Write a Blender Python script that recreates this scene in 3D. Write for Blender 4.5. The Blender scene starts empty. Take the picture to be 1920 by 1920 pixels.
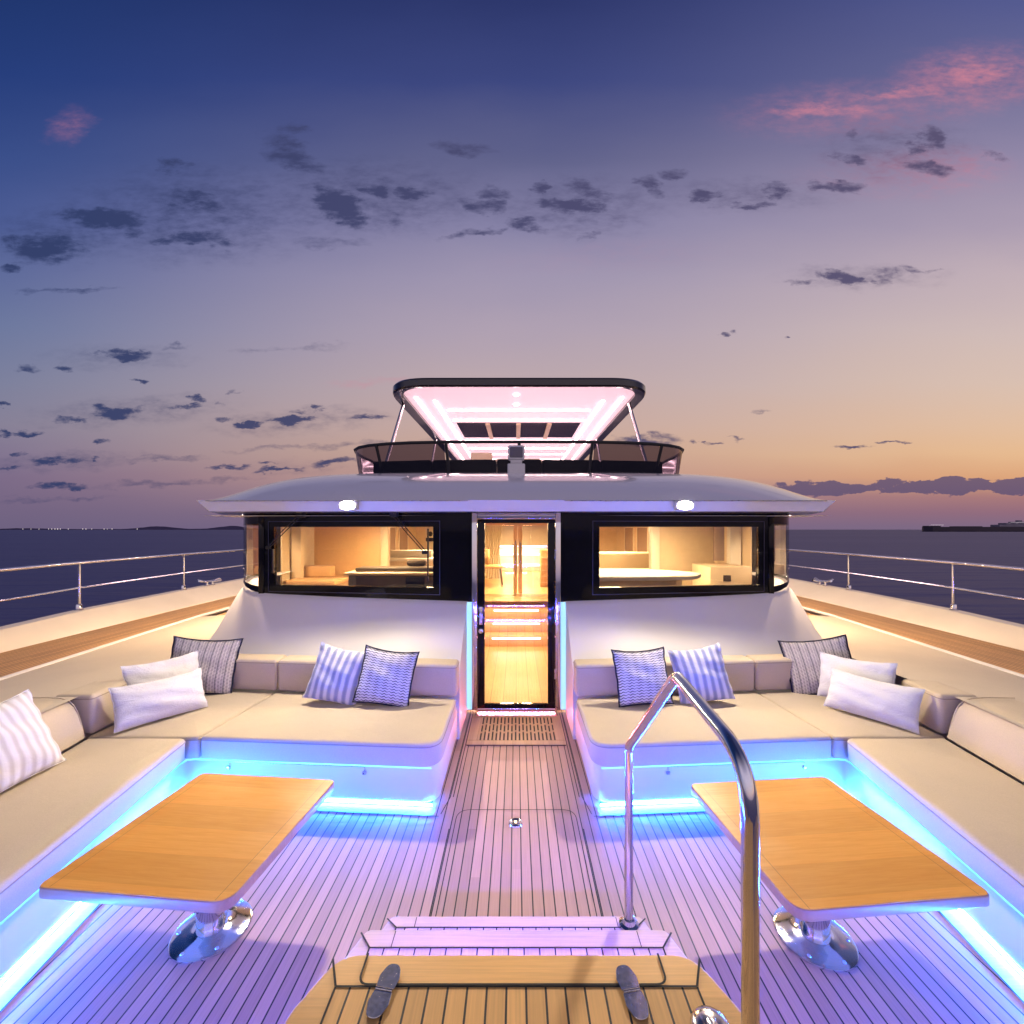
import bpy, bmesh, math, random
from mathutils import Vector, Matrix, Euler
R = math.radians
random.seed(7)
scn = bpy.context.scene
col = scn.collection

# ------------------------------------------------------------------ helpers
def srgb(r, g, b):
    f = lambda c: (c/255/12.92) if c/255 <= 0.04045 else ((c/255+0.055)/1.055)**2.4
    return (f(r), f(g), f(b), 1)

def finish(bm, name, mats, parent=None, smooth=True, angle=38, recalc=True):
    if recalc: bmesh.ops.recalc_face_normals(bm, faces=bm.faces[:])
    me = bpy.data.meshes.new(name)
    bm.to_mesh(me); bm.free()
    if not isinstance(mats, (list, tuple)): mats = [mats]
    for m in mats: me.materials.append(m)
    if smooth:
        for p in me.polygons: p.use_smooth = True
        me.set_sharp_from_angle(angle=R(angle))
    o = bpy.data.objects.new(name, me); col.objects.link(o)
    if parent is not None:
        o.parent = parent
        p = parent; off = Vector((0, 0, 0))
        while p is not None:
            off += p.location; p = p.parent
        o.location = -off
    return o

def tag(o, label=None, cat=None, group=None, kind=None):
    if label: o['label'] = label
    if cat: o['category'] = cat
    if group: o['group'] = group
    if kind: o['kind'] = kind
    return o

def thing(name, label, cat, loc=(0, 0, 0), group=None):
    o = bpy.data.objects.new(name, None); col.objects.link(o)
    o.empty_display_size = 0.1
    o.location = loc
    return tag(o, label, cat, group)

def copy_tree(root, loc, rotz=0.0):
    r = root.copy(); col.objects.link(r); r.location = loc; r.rotation_euler = (0, 0, rotz)
    for ch in list(root.children):
        c = ch.copy(); col.objects.link(c); c.parent = r
        for g in ch.children:
            d = g.copy(); col.objects.link(d); d.parent = c
    return r

def roundpoly(pts, rad, n=6):
    """round the corners of a 2-D polygon; rad is one number or one per corner"""
    N = len(pts)
    if not isinstance(rad, (list, tuple)): rad = [rad]*N
    out = []
    for i in range(N):
        p = Vector(pts[i][:2]); a = Vector(pts[i-1][:2]); b = Vector(pts[(i+1) % N][:2])
        r = rad[i]
        if r <= 1e-5: out.append((p.x, p.y)); continue
        u = (a-p).normalized(); v = (b-p).normalized()
        ang = u.angle(v)
        d = min(r/math.tan(ang/2), (a-p).length*.49, (b-p).length*.49)
        p0 = p+u*d; p1 = p+v*d
        for k in range(n+1):
            t = k/n
            q = p0*(1-t)**2 + p*2*t*(1-t) + p1*t*t
            out.append((q.x, q.y))
    return out

def fillet(pts, rad, n=6):
    pts = [Vector(p) for p in pts]
    out = [pts[0]]
    for i in range(1, len(pts)-1):
        p, a, b = pts[i], pts[i-1], pts[i+1]
        u = (a-p).normalized(); v = (b-p).normalized()
        d = min(rad/math.tan(max(u.angle(v), .05)/2), (a-p).length*.49, (b-p).length*.49)
        p0 = p+u*d; p1 = p+v*d
        for k in range(n+1):
            t = k/n
            out.append(p0*(1-t)**2 + p*2*t*(1-t) + p1*t*t)
    out.append(pts[-1])
    return out

def bevel_edges(bm, edges, off, seg):
    if off > 0 and edges:
        bmesh.ops.bevel(bm, geom=edges, offset=off, segments=seg, affect='EDGES', profile=.5, clamp_overlap=True)

def merge(bm, sub, mat=0):
    me = bpy.data.meshes.new('tmp'); sub.to_mesh(me); sub.free()
    n = len(bm.faces)
    bm.from_mesh(me); bpy.data.meshes.remove(me)
    bm.faces.ensure_lookup_table()
    for f in bm.faces[n:]: f.material_index = mat

def prism(bm, poly, z0, z1, bev=0.0, seg=2, mat=0, puff=0.0, puffw=.1, z0f=None, z1f=None, bottom=True):
    s = bmesh.new()
    lo = [s.verts.new((x, y, z0f(x, y) if z0f else z0)) for x, y in poly]
    hi = [s.verts.new((x, y, z1f(x, y) if z1f else z1)) for x, y in poly]
    n = len(poly)
    top = s.faces.new(hi)
    if bottom: s.faces.new(lo[::-1])
    for i in range(n):
        j = (i+1) % n
        s.faces.new((lo[i], lo[j], hi[j], hi[i]))
    bmesh.ops.recalc_face_normals(s, faces=s.faces[:])
    if bev > 0:
        ed = [e for e in s.edges if not (any(v in lo for v in e.verts) and any(v in hi for v in e.verts))]
        bevel_edges(s, ed, bev, seg)
    if puff > 0:
        s.faces.ensure_lookup_table()
        t = max(s.faces, key=lambda f: (f.normal.z > .8)*f.calc_area())
        for k in range(3):
            bmesh.ops.inset_region(s, faces=[t], thickness=puffw/3, depth=puff*(.5, .33, .17)[k], use_even_offset=True)
    merge(bm, s, mat)

def soft_prism(bm, poly, z0, z1, r, crown=.01, mat=0):
    # upholstered block: rolled edges all round and a slightly crowned top
    pts = []
    for a, b_ in zip(poly, poly[1:]+poly[:1]):
        a = Vector(a); b_ = Vector(b_); n_ = max(1, int((b_-a).length/.12))
        for k in range(n_): pts.append(a+(b_-a)*k/n_)
    area = sum(p.x*q.y-q.x*p.y for p, q in zip(pts, pts[1:]+pts[:1]))
    if area < 0: pts = pts[::-1]
    n = len(pts); nor = []
    for i in range(n):
        t = (pts[(i+1) % n]-pts[i-1]).normalized(); nor.append(Vector((-t.y, t.x)))
    c = Vector((sum(p.x for p in pts)/n, sum(p.y for p in pts)/n))
    s = bmesh.new(); rings = []
    def ring(off, z, t=0.0):
        R_ = []
        for p, q in zip(pts, nor):
            o_ = p+q*off; o_ = o_+(c-o_)*t
            R_.append(s.verts.new((o_.x, o_.y, z)))
        rings.append(R_)
    for k in range(4):
        a = math.pi/2*k/4; ring(r*(1-math.sin(a)), z0+r*(1-math.cos(a)))
    for k in range(5):
        a = math.pi/2*k/4; ring(r*(1-math.cos(a)), z1-r*(1-math.sin(a)))
    for t in (.05, .1, .17, .26, .38, .52, .68, .84): ring(r, z1+crown*(1-(1-t)**3), t)
    sd_ = random.random()*9
    for v in s.verts:
        if v.co.z > z1-.001: v.co.z += .0028*(math.sin(v.co.x*7.3+sd_)*math.sin(v.co.y*6.1+2*sd_)+.6*math.sin(v.co.x*15+v.co.y*11+sd_))
    for a, b_ in zip(rings[:-1], rings[1:]):
        for i in range(n): s.faces.new((a[i], a[(i+1) % n], b_[(i+1) % n], b_[i]))
    ct = s.verts.new((c.x, c.y, z1+crown))
    for i in range(n): s.faces.new((rings[-1][i], rings[-1][(i+1) % n], ct))
    s.faces.new(rings[0][::-1])
    merge(bm, s, mat)

def box(bm, x0, x1, y0, y1, z0, z1, bev=0.0, seg=2, mat=0, M=None):
    s = bmesh.new()
    bmesh.ops.create_cube(s, size=1)
    for v in s.verts:
        v.co = Vector(((x0+x1)/2+v.co.x*(x1-x0), (y0+y1)/2+v.co.y*(y1-y0), (z0+z1)/2+v.co.z*(z1-z0)))
    bevel_edges(s, s.edges[:], bev, seg)
    if M is not None: s.transform(M)
    merge(bm, s, mat)

def tube(bm, path, r, seg=12, mat=0, caps=True, r2=None):
    path = [Vector(p) for p in path]
    n = len(path)
    rings = []
    prev = None
    for i, p in enumerate(path):
        t = (path[min(i+1, n-1)]-path[max(i-1, 0)]).normalized()
        if prev is None:
            a = Vector((0, 0, 1)) if abs(t.z) < .9 else Vector((1, 0, 0))
            u = t.cross(a).normalized()
        else:
            u = (prev - t*prev.dot(t)).normalized()
        prev = u
        w = t.cross(u)
        rr = r if r2 is None else r+(r2-r)*i/(n-1)
        rings.append([bm.verts.new(p+(u*math.cos(2*math.pi*k/seg)+w*math.sin(2*math.pi*k/seg))*rr) for k in range(seg)])
    for i in range(n-1):
        for k in range(seg):
            f = bm.faces.new((rings[i][k], rings[i][(k+1) % seg], rings[i+1][(k+1) % seg], rings[i+1][k]))
            f.material_index = mat
    if caps:
        for rg in (rings[0][::-1], rings[-1]):
            f = bm.faces.new(rg); f.material_index = mat

def lathe(bm, prof, seg=32, loc=(0, 0, 0), mat=0, sx=1, sy=1, M=None):
    s = bmesh.new()
    rings = []
    for r, z in prof:
        if r < 1e-6: rings.append([s.verts.new((0, 0, z))])
        else: rings.append([s.verts.new((r*math.cos(2*math.pi*k/seg)*sx, r*math.sin(2*math.pi*k/seg)*sy, z)) for k in range(seg)])
    for a, b in zip(rings[:-1], rings[1:]):
        for k in range(seg):
            j = (k+1) % seg
            if len(a) == 1 and len(b) == 1: continue
            if len(a) == 1: s.faces.new((a[0], b[j], b[k]))
            elif len(b) == 1: s.faces.new((a[k], a[j], b[0]))
            else: s.faces.new((a[k], a[j], b[j], b[k]))
    if M is not None: s.transform(M)
    s.transform(Matrix.Translation(loc))
    merge(bm, s, mat)

def ribbon(bm, path, w, z, mat=0, closed=False):
    """flat strip of width w centred on a 2-D path at height z"""
    P = [Vector((p[0], p[1], 0)) for p in path]
    n = len(P); L = []; Rr = []
    for i in range(n):
        if closed: t = (P[(i+1) % n]-P[i-1]).normalized()
        else: t = (P[min(i+1, n-1)]-P[max(i-1, 0)]).normalized()
        nn = Vector((-t.y, t.x, 0))*w/2
        L.append(bm.verts.new((P[i].x+nn.x, P[i].y+nn.y, z))); Rr.append(bm.verts.new((P[i].x-nn.x, P[i].y-nn.y, z)))
    m = n if closed else n-1
    for i in range(m):
        j = (i+1) % n
        f = bm.faces.new((L[i], L[j], Rr[j], Rr[i])); f.material_index = mat

def mx(pts, s):
    return [(p[0]*s,)+tuple(p[1:]) for p in pts]

# ------------------------------------------------------------------ materials
def newmat(name):
    m = bpy.data.materials.new(name); m.use_nodes = True
    nt = m.node_tree
    return m, nt, nt.nodes, nt.links, nt.nodes['Principled BSDF']

def pmat(name, colr, rough=.5, metal=0, var=.0, scale=6, bump=0.0, bscale=40, coat=0, spec=.5, rvar=0.0, sheen=0.0):
    m, nt, N, L, b = newmat(name)
    c = tuple(colr[:3])+(1,)
    b.inputs['Base Color'].default_value = c
    b.inputs['Roughness'].default_value = rough
    b.inputs['Metallic'].default_value = metal
    b.inputs['Coat Weight'].default_value = coat
    b.inputs['Specular IOR Level'].default_value = spec
    b.inputs['Sheen Weight'].default_value = sheen
    tc = N.new('ShaderNodeTexCoord')
    if var > 0:
        no = N.new('ShaderNodeTexNoise'); no.inputs['Scale'].default_value = scale; no.inputs['Detail'].default_value = 5
        L.new(tc.outputs['Object'], no.inputs['Vector'])
        mr = N.new('ShaderNodeMapRange'); mr.inputs[1].default_value = .3; mr.inputs[2].default_value = .7
        mr.inputs[3].default_value = 1-var; mr.inputs[4].default_value = 1+var
        L.new(no.outputs['Fac'], mr.inputs[0])
        mul = N.new('ShaderNodeMix'); mul.data_type = 'RGBA'; mul.blend_type = 'MULTIPLY'; mul.inputs[0].default_value = 1
        mul.inputs[6].default_value = c
        L.new(mr.outputs[0], mul.inputs[7]); L.new(mul.outputs[2], b.inputs['Base Color'])
    if rvar > 0:
        no = N.new('ShaderNodeTexNoise'); no.inputs['Scale'].default_value = scale*1.7; no.inputs['Detail'].default_value = 6
        L.new(tc.outputs['Object'], no.inputs['Vector'])
        mr = N.new('ShaderNodeMapRange'); mr.inputs[1].default_value = .35; mr.inputs[2].default_value = .7
        mr.inputs[3].default_value = rough; mr.inputs[4].default_value = rough+rvar
        L.new(no.outputs['Fac'], mr.inputs[0]); L.new(mr.outputs[0], b.inputs['Roughness'])
    if bump > 0:
        nb = N.new('ShaderNodeTexNoise'); nb.inputs['Scale'].default_value = bscale; nb.inputs['Detail'].default_value = 3
        L.new(tc.outputs['Object'], nb.inputs['Vector'])
        bp = N.new('ShaderNodeBump'); bp.inputs['Strength'].default_value = bump; bp.inputs['Distance'].default_value = .01
        L.new(nb.outputs['Fac'], bp.inputs['Height']); L.new(bp.outputs['Normal'], b.inputs['Normal'])
    return m

def emat(name, colr, strength):
    m, nt, N, L, b = newmat(name)
    b.inputs['Base Color'].default_value = (.6, .6, .6, 1)
    b.inputs['Emission Color'].default_value = tuple(colr[:3])+(1,)
    b.inputs['Emission Strength'].default_value = strength
    return m

def glassmat(name, tint, refl=.6, rough=.02, base=.05):
    m, nt, N, L, b = newmat(name)
    N.remove(b)
    out = N['Material Output']
    tr = N.new('ShaderNodeBsdfTransparent'); tr.inputs[0].default_value = tuple(tint)+(1,)
    gl = N.new('ShaderNodeBsdfGlossy'); gl.inputs['Roughness'].default_value = rough
    lw = N.new('ShaderNodeFresnel'); lw.inputs['IOR'].default_value = 1.45
    mu = N.new('ShaderNodeMath'); mu.operation = 'MULTIPLY_ADD'; mu.inputs[1].default_value = refl; mu.inputs[2].default_value = base
    L.new(lw.outputs[0], mu.inputs[0])
    mix = N.new('ShaderNodeMixShader')
    L.new(mu.outputs[0], mix.inputs[0]); L.new(tr.outputs[0], mix.inputs[1]); L.new(gl.outputs[0], mix.inputs[2])
    L.new(mix.outputs[0], out.inputs['Surface'])
    return m

def teak(name, plank=.0545, gap=.0066, base=(.47, .30, .17), phase=0.0, caulk=True, rough=.55, seam=None, grain_axis='Y', var=.22):
    m, nt, N, L, b = newmat(name)
    tc = N.new('ShaderNodeTexCoord'); sp = N.new('ShaderNodeSeparateXYZ')
    L.new(tc.outputs['Object'], sp.inputs[0])
    ax, ay = ('X', 'Y') if grain_axis == 'Y' else ('Y', 'X')
    def math_(op, a, b_=None, c=None):
        n = N.new('ShaderNodeMath'); n.operation = op
        for i, v in enumerate((a, b_, c)):
            if v is None: continue
            if isinstance(v, (int, float)): n.inputs[i].default_value = v
            else: L.new(v, n.inputs[i])
        return n.outputs[0]
    sc = math_('MULTIPLY_ADD', sp.outputs[ax], 1/plank, phase+200)
    idx = math_('FLOOR', sc)
    fr = math_('FRACT', sc)
    wn = N.new('ShaderNodeTexWhiteNoise'); wn.noise_dimensions = '2D'
    cmb = N.new('ShaderNodeCombineXYZ'); L.new(idx, cmb.inputs[0])
    # long planks butt-jointed at staggered places: tone changes along the run
    off = N.new('ShaderNodeTexWhiteNoise'); off.noise_dimensions = '1D'; L.new(idx, off.inputs['W'])
    seg = math_('FLOOR', math_('MULTIPLY_ADD', off.outputs['Value'], 3.0, math_('MULTIPLY', sp.outputs[ay], .08)))
    L.new(seg, cmb.inputs[1]); L.new(cmb.outputs[0], wn.inputs['Vector'])
    # grain
    mp = N.new('ShaderNodeMapping')
    mp.inputs['Scale'].default_value = (90, 2.2, 20) if grain_axis == 'Y' else (2.2, 90, 20)
    L.new(tc.outputs['Object'], mp.inputs['Vector'])
    gn = N.new('ShaderNodeTexNoise'); gn.inputs['Scale'].default_value = 1.6; gn.inputs['Detail'].default_value = 6; gn.inputs['Roughness'].default_value = .65
    L.new(mp.outputs[0], gn.inputs['Vector'])
    # big worn patches
    wn2 = N.new('ShaderNodeTexNoise'); wn2.inputs['Scale'].default_value = 1.3; wn2.inputs['Detail'].default_value = 6
    L.new(tc.outputs['Object'], wn2.inputs['Vector'])
    v = math_('MULTIPLY_ADD', wn.outputs['Value'], var*1.1, 1-var*.55)
    v = math_('MULTIPLY', v, math_('MULTIPLY_ADD', gn.outputs['Fac'], .55, .72))
    v = math_('MULTIPLY', v, math_('MULTIPLY_ADD', wn2.outputs['Fac'], .5, .75))
    mul = N.new('ShaderNodeMix'); mul.data_type = 'RGBA'; mul.blend_type = 'MULTIPLY'; mul.inputs[0].default_value = 1
    mul.inputs[6].default_value = tuple(base)+(1,); L.new(v, mul.inputs[7])
    colr = mul.outputs[2]
    if caulk:
        d = math_('ABSOLUTE', math_('SUBTRACT', fr, .5))
        ck = math_('GREATER_THAN', d, .5-gap/plank/2)
        run = math_('FRACT', math_('MULTIPLY_ADD', off.outputs['Value'], 3.0, math_('MULTIPLY', sp.outputs[ay], .55)))
        ck = math_('MAXIMUM', ck, math_('LESS_THAN', run, -1.0))
        mixc = N.new('ShaderNodeMix'); mixc.data_type = 'RGBA'
        L.new(ck, mixc.inputs[0]); L.new(colr, mixc.inputs[6]); mixc.inputs[7].default_value = (.018, .017, .018, 1)
        colr = mixc.outputs[2]
    L.new(colr, b.inputs['Base Color'])
    b.inputs['Roughness'].default_value = rough
    L.new(math_('MULTIPLY_ADD', wn2.outputs['Fac'], .25, rough-.12), b.inputs['Roughness'])
    bp = N.new('ShaderNodeBump'); bp.inputs['Strength'].default_value = .25; bp.inputs['Distance'].default_value = .003
    L.new(gn.outputs['Fac'], bp.inputs['Height']); L.new(bp.outputs['Normal'], b.inputs['Normal'])
    return m

def fabric(name, colr, weave=900, var=.05, bump=.25):
    m, nt, N, L, b = newmat(name)
    tc = N.new('ShaderNodeTexCoord')
    no = N.new('ShaderNodeTexNoise'); no.inputs['Scale'].default_value = 3.0; no.inputs['Detail'].default_value = 6
    L.new(tc.outputs['Object'], no.inputs['Vector'])
    n2 = N.new('ShaderNodeTexNoise'); n2.inputs['Scale'].default_value = weave/4; n2.inputs['Detail'].default_value = 2
    L.new(tc.outputs['Object'], n2.inputs['Vector'])
    ad = N.new('ShaderNodeMath'); ad.operation = 'MULTIPLY_ADD'; ad.inputs[1].default_value = var*3; ad.inputs[2].default_value = 1-var*1.5
    L.new(no.outputs['Fac'], ad.inputs[0])
    a2 = N.new('ShaderNodeMath'); a2.operation = 'MULTIPLY_ADD'; a2.inputs[1].default_value = .3; a2.inputs[2].default_value = .85
    L.new(n2.outputs['Fac'], a2.inputs[0])
    a3 = N.new('ShaderNodeMath'); a3.operation = 'MULTIPLY'; L.new(ad.outputs[0], a3.inputs[0]); L.new(a2.outputs[0], a3.inputs[1])
    mul = N.new('ShaderNodeMix'); mul.data_type = 'RGBA'; mul.blend_type = 'MULTIPLY'; mul.inputs[0].default_value = 1
    mul.inputs[6].default_value = tuple(colr)+(1,); L.new(a3.outputs[0], mul.inputs[7])
    L.new(mul.outputs[2], b.inputs['Base Color'])
    b.inputs['Roughness'].default_value = .85; b.inputs['Sheen Weight'].default_value = .15
    b.inputs['Specular IOR Level'].default_value = .25
    n3 = N.new('ShaderNodeTexNoise'); n3.inputs['Scale'].default_value = 7; n3.inputs['Detail'].default_value = 4
    L.new(tc.outputs['Object'], n3.inputs['Vector'])
    b1 = N.new('ShaderNodeBump'); b1.inputs['Strength'].default_value = bump; b1.inputs['Distance'].default_value = .012
    L.new(n3.outputs['Fac'], b1.inputs['Height'])
    b2 = N.new('ShaderNodeBump'); b2.inputs['Strength'].default_value = .15; b2.inputs['Distance'].default_value = .002
    L.new(n2.outputs['Fac'], b2.inputs['Height']); L.new(b1.outputs['Normal'], b2.inputs['Normal'])
    L.new(b2.outputs['Normal'], b.inputs['Normal'])
    return m

def pillowmat(name, kind):
    m, nt, N, L, b = newmat(name)
    tc = N.new('ShaderNodeTexCoord'); sp = N.new('ShaderNodeSeparateXYZ'); L.new(tc.outputs['UV'], sp.inputs[0])
    U, V = sp.outputs[0], sp.outputs[1]
    def mt(op, a, b_=None, c=None):
        n = N.new('ShaderNodeMath'); n.operation = op
        for i, v in enumerate((a, b_, c)):
            if v is None: continue
            if isinstance(v, (int, float)): n.inputs[i].default_value = v
            else: L.new(v, n.inputs[i])
        return n.outputs[0]
    def ramp(fac, stops):
        r = N.new('ShaderNodeValToRGB')
        while len(r.color_ramp.elements) < len(stops): r.color_ramp.elements.new(.5)
        for e, (p, c) in zip(r.color_ramp.elements, stops): e.position = p; e.color = tuple(c)+(1,)
        L.new(fac, r.inputs[0]); return r.outputs[0]
    no = N.new('ShaderNodeTexNoise'); no.inputs['Scale'].default_value = 60; no.inputs['Detail'].default_value = 3
    L.new(tc.outputs['UV'], no.inputs['Vector'])
    if kind == 'stripe':
        f = mt('FRACT', mt('MULTIPLY_ADD', U, 7.0, mt('MULTIPLY', no.outputs['Fac'], .12)))
        tri = mt('MULTIPLY', mt('ABSOLUTE', mt('SUBTRACT', f, .5)), 2)
        c = ramp(tri, [(0.15, (.30, .33, .44)), (.45, (.42, .44, .52)), (.62, (.74, .73, .72)), (1, (.78, .77, .75))])
        h = tri
    elif kind == 'wave':
        w = mt('SINE', mt('MULTIPLY', U, 75.0))
        f = mt('FRACT', mt('MULTIPLY_ADD', V, 20.0, mt('MULTIPLY', w, .18)))
        d = mt('ABSOLUTE', mt('SUBTRACT', f, .5))
        brk = mt('ADD', mt('MULTIPLY', mt('SINE', mt('MULTIPLY', U, 37.0)), .04), .13)
        k = mt('LESS_THAN', d, brk)
        c = ramp(k, [(0, (.66, .65, .68)), (1, (.05, .055, .09))]); h = k
    elif kind == 'tweed':
        a = mt('FRACT', mt('MULTIPLY', U, 24.0)); bb = mt('FRACT', mt('MULTIPLY_ADD', V, 40.0, mt('MULTIPLY', mt('FLOOR', mt('MULTIPLY', U, 24.0)), .5)))
        k1 = mt('LESS_THAN', mt('ABSOLUTE', mt('SUBTRACT', bb, .5)), .22)
        k2 = mt('LESS_THAN', mt('ABSOLUTE', mt('SUBTRACT', a, .5)), .40)
        g = mt('FRACT', mt('MULTIPLY', U, 8.0))
        k3 = mt('LESS_THAN', g, .16)
        k = mt('MAXIMUM', mt('MULTIPLY', k1, k2), mt('MULTIPLY', k3, .6))
        c = ramp(mt('MULTIPLY', k, mt('MULTIPLY_ADD', no.outputs['Fac'], .8, .5)), [(0, (.70, .64, .58)), (1, (.03, .035, .07))]); h = k
    elif kind == 'rib':
        f = mt('FRACT', mt('MULTIPLY', U, 9.0)); tri = mt('MULTIPLY', mt('ABSOLUTE', mt('SUBTRACT', f, .5)), 2)
        c = ramp(tri, [(0.2, (.62, .58, .52)), (.7, (.80, .78, .74))]); h = tri
    else:
        x = mt('SINE', mt('MULTIPLY', U, 420.0)); h = no.outputs['Fac']
        c = ramp(no.outputs['Fac'], [(.3, (.74, .73, .72)), (.7, (.82, .81, .80))])
    L.new(c, b.inputs['Base Color'])
    b.inputs['Roughness'].default_value = .9; b.inputs['Specular IOR Level'].default_value = .2; b.inputs['Sheen Weight'].default_value = .2
    bp = N.new('ShaderNodeBump'); bp.inputs['Strength'].default_value = .3; bp.inputs['Distance'].default_value = .004
    L.new(h, bp.inputs['Height'])
    n3 = N.new('ShaderNodeTexNoise'); n3.inputs['Scale'].default_value = 4.5; n3.inputs['Detail'].default_value = 5; n3.inputs['Distortion'].default_value = .6
    L.new(tc.outputs['UV'], n3.inputs['Vector'])
    b2 = N.new('ShaderNodeBump'); b2.inputs['Strength'].default_value = .35; b2.inputs['Distance'].default_value = .03
    L.new(n3.outputs['Fac'], b2.inputs['Height']); L.new(bp.outputs['Normal'], b2.inputs['Normal']); L.new(b2.outputs['Normal'], b.inputs['Normal'])
    return m

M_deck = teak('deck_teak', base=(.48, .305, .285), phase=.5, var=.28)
M_margin = teak('margin_teak', base=(.50, .36, .30), caulk=False, grain_axis='X', plank=.3)
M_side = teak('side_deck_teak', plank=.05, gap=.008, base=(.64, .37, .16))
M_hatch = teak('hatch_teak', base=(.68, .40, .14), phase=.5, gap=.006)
M_hatchb = teak('hatch_border_teak', base=(.68, .40, .14), caulk=False, grain_axis='X', plank=.4)
M_step = teak('step_teak', base=(.58, .45, .36), phase=.5, gap=.005)
M_stepb = teak('step_border_teak', base=(.58, .45, .36), caulk=False, grain_axis='X', plank=.4)
M_caulk = pmat('black_caulk', (.015, .015, .017), .7)
M_white = pmat('white_gelcoat', (.80, .78, .77), .46)
M_cream = pmat('cream_gelcoat', (.80, .75, .67), .38, var=.05, scale=2, rvar=.15)
M_seat = fabric('beige_upholstery', (.58, .49, .36), bump=.4)
M_pipe = fabric('beige_piping', (.36, .30, .22))
M_coam = fabric('sand_sunpad', (.60, .52, .40), bump=.12)
def veneer(name, c0, c1):
    m, nt, N, L, b = newmat(name)
    tc = N.new('ShaderNodeTexCoord'); mp = N.new('ShaderNodeMapping'); mp.inputs['Scale'].default_value = (1.6, 26, 1)
    L.new(tc.outputs['Object'], mp.inputs['Vector'])
    g1 = N.new('ShaderNodeTexNoise'); g1.inputs['Scale'].default_value = 3.0; g1.inputs['Detail'].default_value = 9; g1.inputs['Roughness'].default_value = .68; g1.inputs['Distortion'].default_value = .25
    L.new(mp.outputs[0], g1.inputs['Vector'])
    cr = N.new('ShaderNodeValToRGB'); cr.color_ramp.elements[0].position = .30; cr.color_ramp.elements[0].color = tuple(c0)+(1,)
    cr.color_ramp.elements[1].position = .68; cr.color_ramp.elements[1].color = tuple(c1)+(1,)
    L.new(g1.outputs['Fac'], cr.inputs[0])
    # veneer leaves about 16 cm wide with slightly different tone
    ck = N.new('ShaderNodeTexChecker'); ck.inputs['Scale'].default_value = 1.0
    ck.inputs['Color1'].default_value = (1, 1, 1, 1); ck.inputs['Color2'].default_value = (.90, .89, .86, 1)
    m2 = N.new('ShaderNodeMapping'); m2.inputs['Scale'].default_value = (.02, 6.3, .02); m2.inputs['Location'].default_value = (.3, .2, .3)
    L.new(tc.outputs['Object'], m2.inputs['Vector']); L.new(m2.outputs[0], ck.inputs['Vector'])
    mu = N.new('ShaderNodeMix'); mu.data_type = 'RGBA'; mu.blend_type = 'MULTIPLY'; mu.inputs[0].default_value = 1
    L.new(cr.outputs[0], mu.inputs[6]); L.new(ck.outputs[0], mu.inputs[7]); L.new(mu.outputs[2], b.inputs['Base Color'])
    n2 = N.new('ShaderNodeTexNoise'); n2.inputs['Scale'].default_value = 9; n2.inputs['Detail'].default_value = 7
    L.new(tc.outputs['Object'], n2.inputs['Vector'])
    mr = N.new('ShaderNodeMapRange'); mr.inputs[1].default_value = .35; mr.inputs[2].default_value = .7; mr.inputs[3].default_value = .31; mr.inputs[4].default_value = .44
    L.new(n2.outputs['Fac'], mr.inputs[0]); L.new(mr.outputs[0], b.inputs['Roughness'])
    return m
M_table = veneer('varnished_table', (.76, .34, .045), (.86, .43, .085))
M_tableb = teak('table_border', plank=.5, base=(.66, .34, .10), caulk=False, grain_axis='Y', rough=.3, var=.1)
M_seamw = pmat('table_seam', (.30, .14, .035), .4)
M_tedge = teak('table_edge', plank=.5, base=(.46, .26, .13), caulk=False, grain_axis='X', rough=.35)
M_chrome = pmat('polished_steel', (.80, .80, .82), .06, metal=1, rvar=.10, scale=14)
M_steel = pmat('satin_steel', (.55, .55, .57), .22, metal=1, rvar=.2, scale=30)
M_frame = pmat('dark_blue_frame', (.10, .10, .16), .3, metal=1)
M_worn = pmat('spotted_steel', (.60, .57, .53), .16, metal=1, var=.2, scale=90, bump=.03, bscale=40)
M_black = pmat('black_glass_band', (.004, .004, .005), .06, spec=.28)
M_blackm = pmat('black_trim', (.012, .012, .013), .45)
M_blackf = fabric('black_cushion', (.016, .014, .014))
M_led = emat('cyan_led', (.010, .12, 1.0), 1300)
M_led.cycles.emission_sampling = 'FRONT'
M_foot = emat('cyan_foot_line', (.06, .50, 1.0), 8)
M_led2 = emat('blue_led_under_lip', (.08, .50, 1.0), 2.3)
M_step_fill = emat('violet_step_fill', (.12, .085, 1.0), 400)
M_riser_fill = emat('violet_riser_fill', (.045, .065, 1.0), 105)
M_jamb = emat('cyan_jamb_glow', (.22, .60, .92), 1.25)  # white jamb lit by a hidden strip, its glow put into the material
M_flood = emat('flood_lens', (1, .9, .78), 60)
M_pinkceil = emat('glowing_pink_ceiling', (1.0, .58, .66), .78)  # emission stands in for light falling on the hardtop underside
M_pinkled = emat('pink_led', (1.0, .66, .68), 14.0)
M_stairled = emat('stair_led', (1.0, .42, .50), 15)
M_warm = emat('warm_ceiling_panel', (1.0, .71, .37), 80)
M_glass = glassmat('clear_glass', (.93, .92, .90), .55)
M_tint = glassmat('tinted_screen', (.20, .165, .19), .9, .06, .07)
M_smoke = glassmat('skylight_glass', (.10, .08, .09), .6, .1)
M_wood = teak('interior_wood', plank=.6, base=(.62, .38, .18), caulk=False, grain_axis='Y', rough=.4)
M_beige = pmat('interior_beige', (.72, .58, .40), .5, var=.06)
M_intdark = pmat('dark_leather', (.05, .035, .025), .45, var=.2)
M_intwhite = pmat('interior_white', (.8, .75, .66), .35)
M_curtain = fabric('cream_curtain', (.72, .62, .46))
M_ifloor = teak('interior_floor', plank=.14, gap=.003, base=(.60, .38, .17), rough=.35)
M_navy = fabric('navy_piping', (.02, .022, .045))
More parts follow.
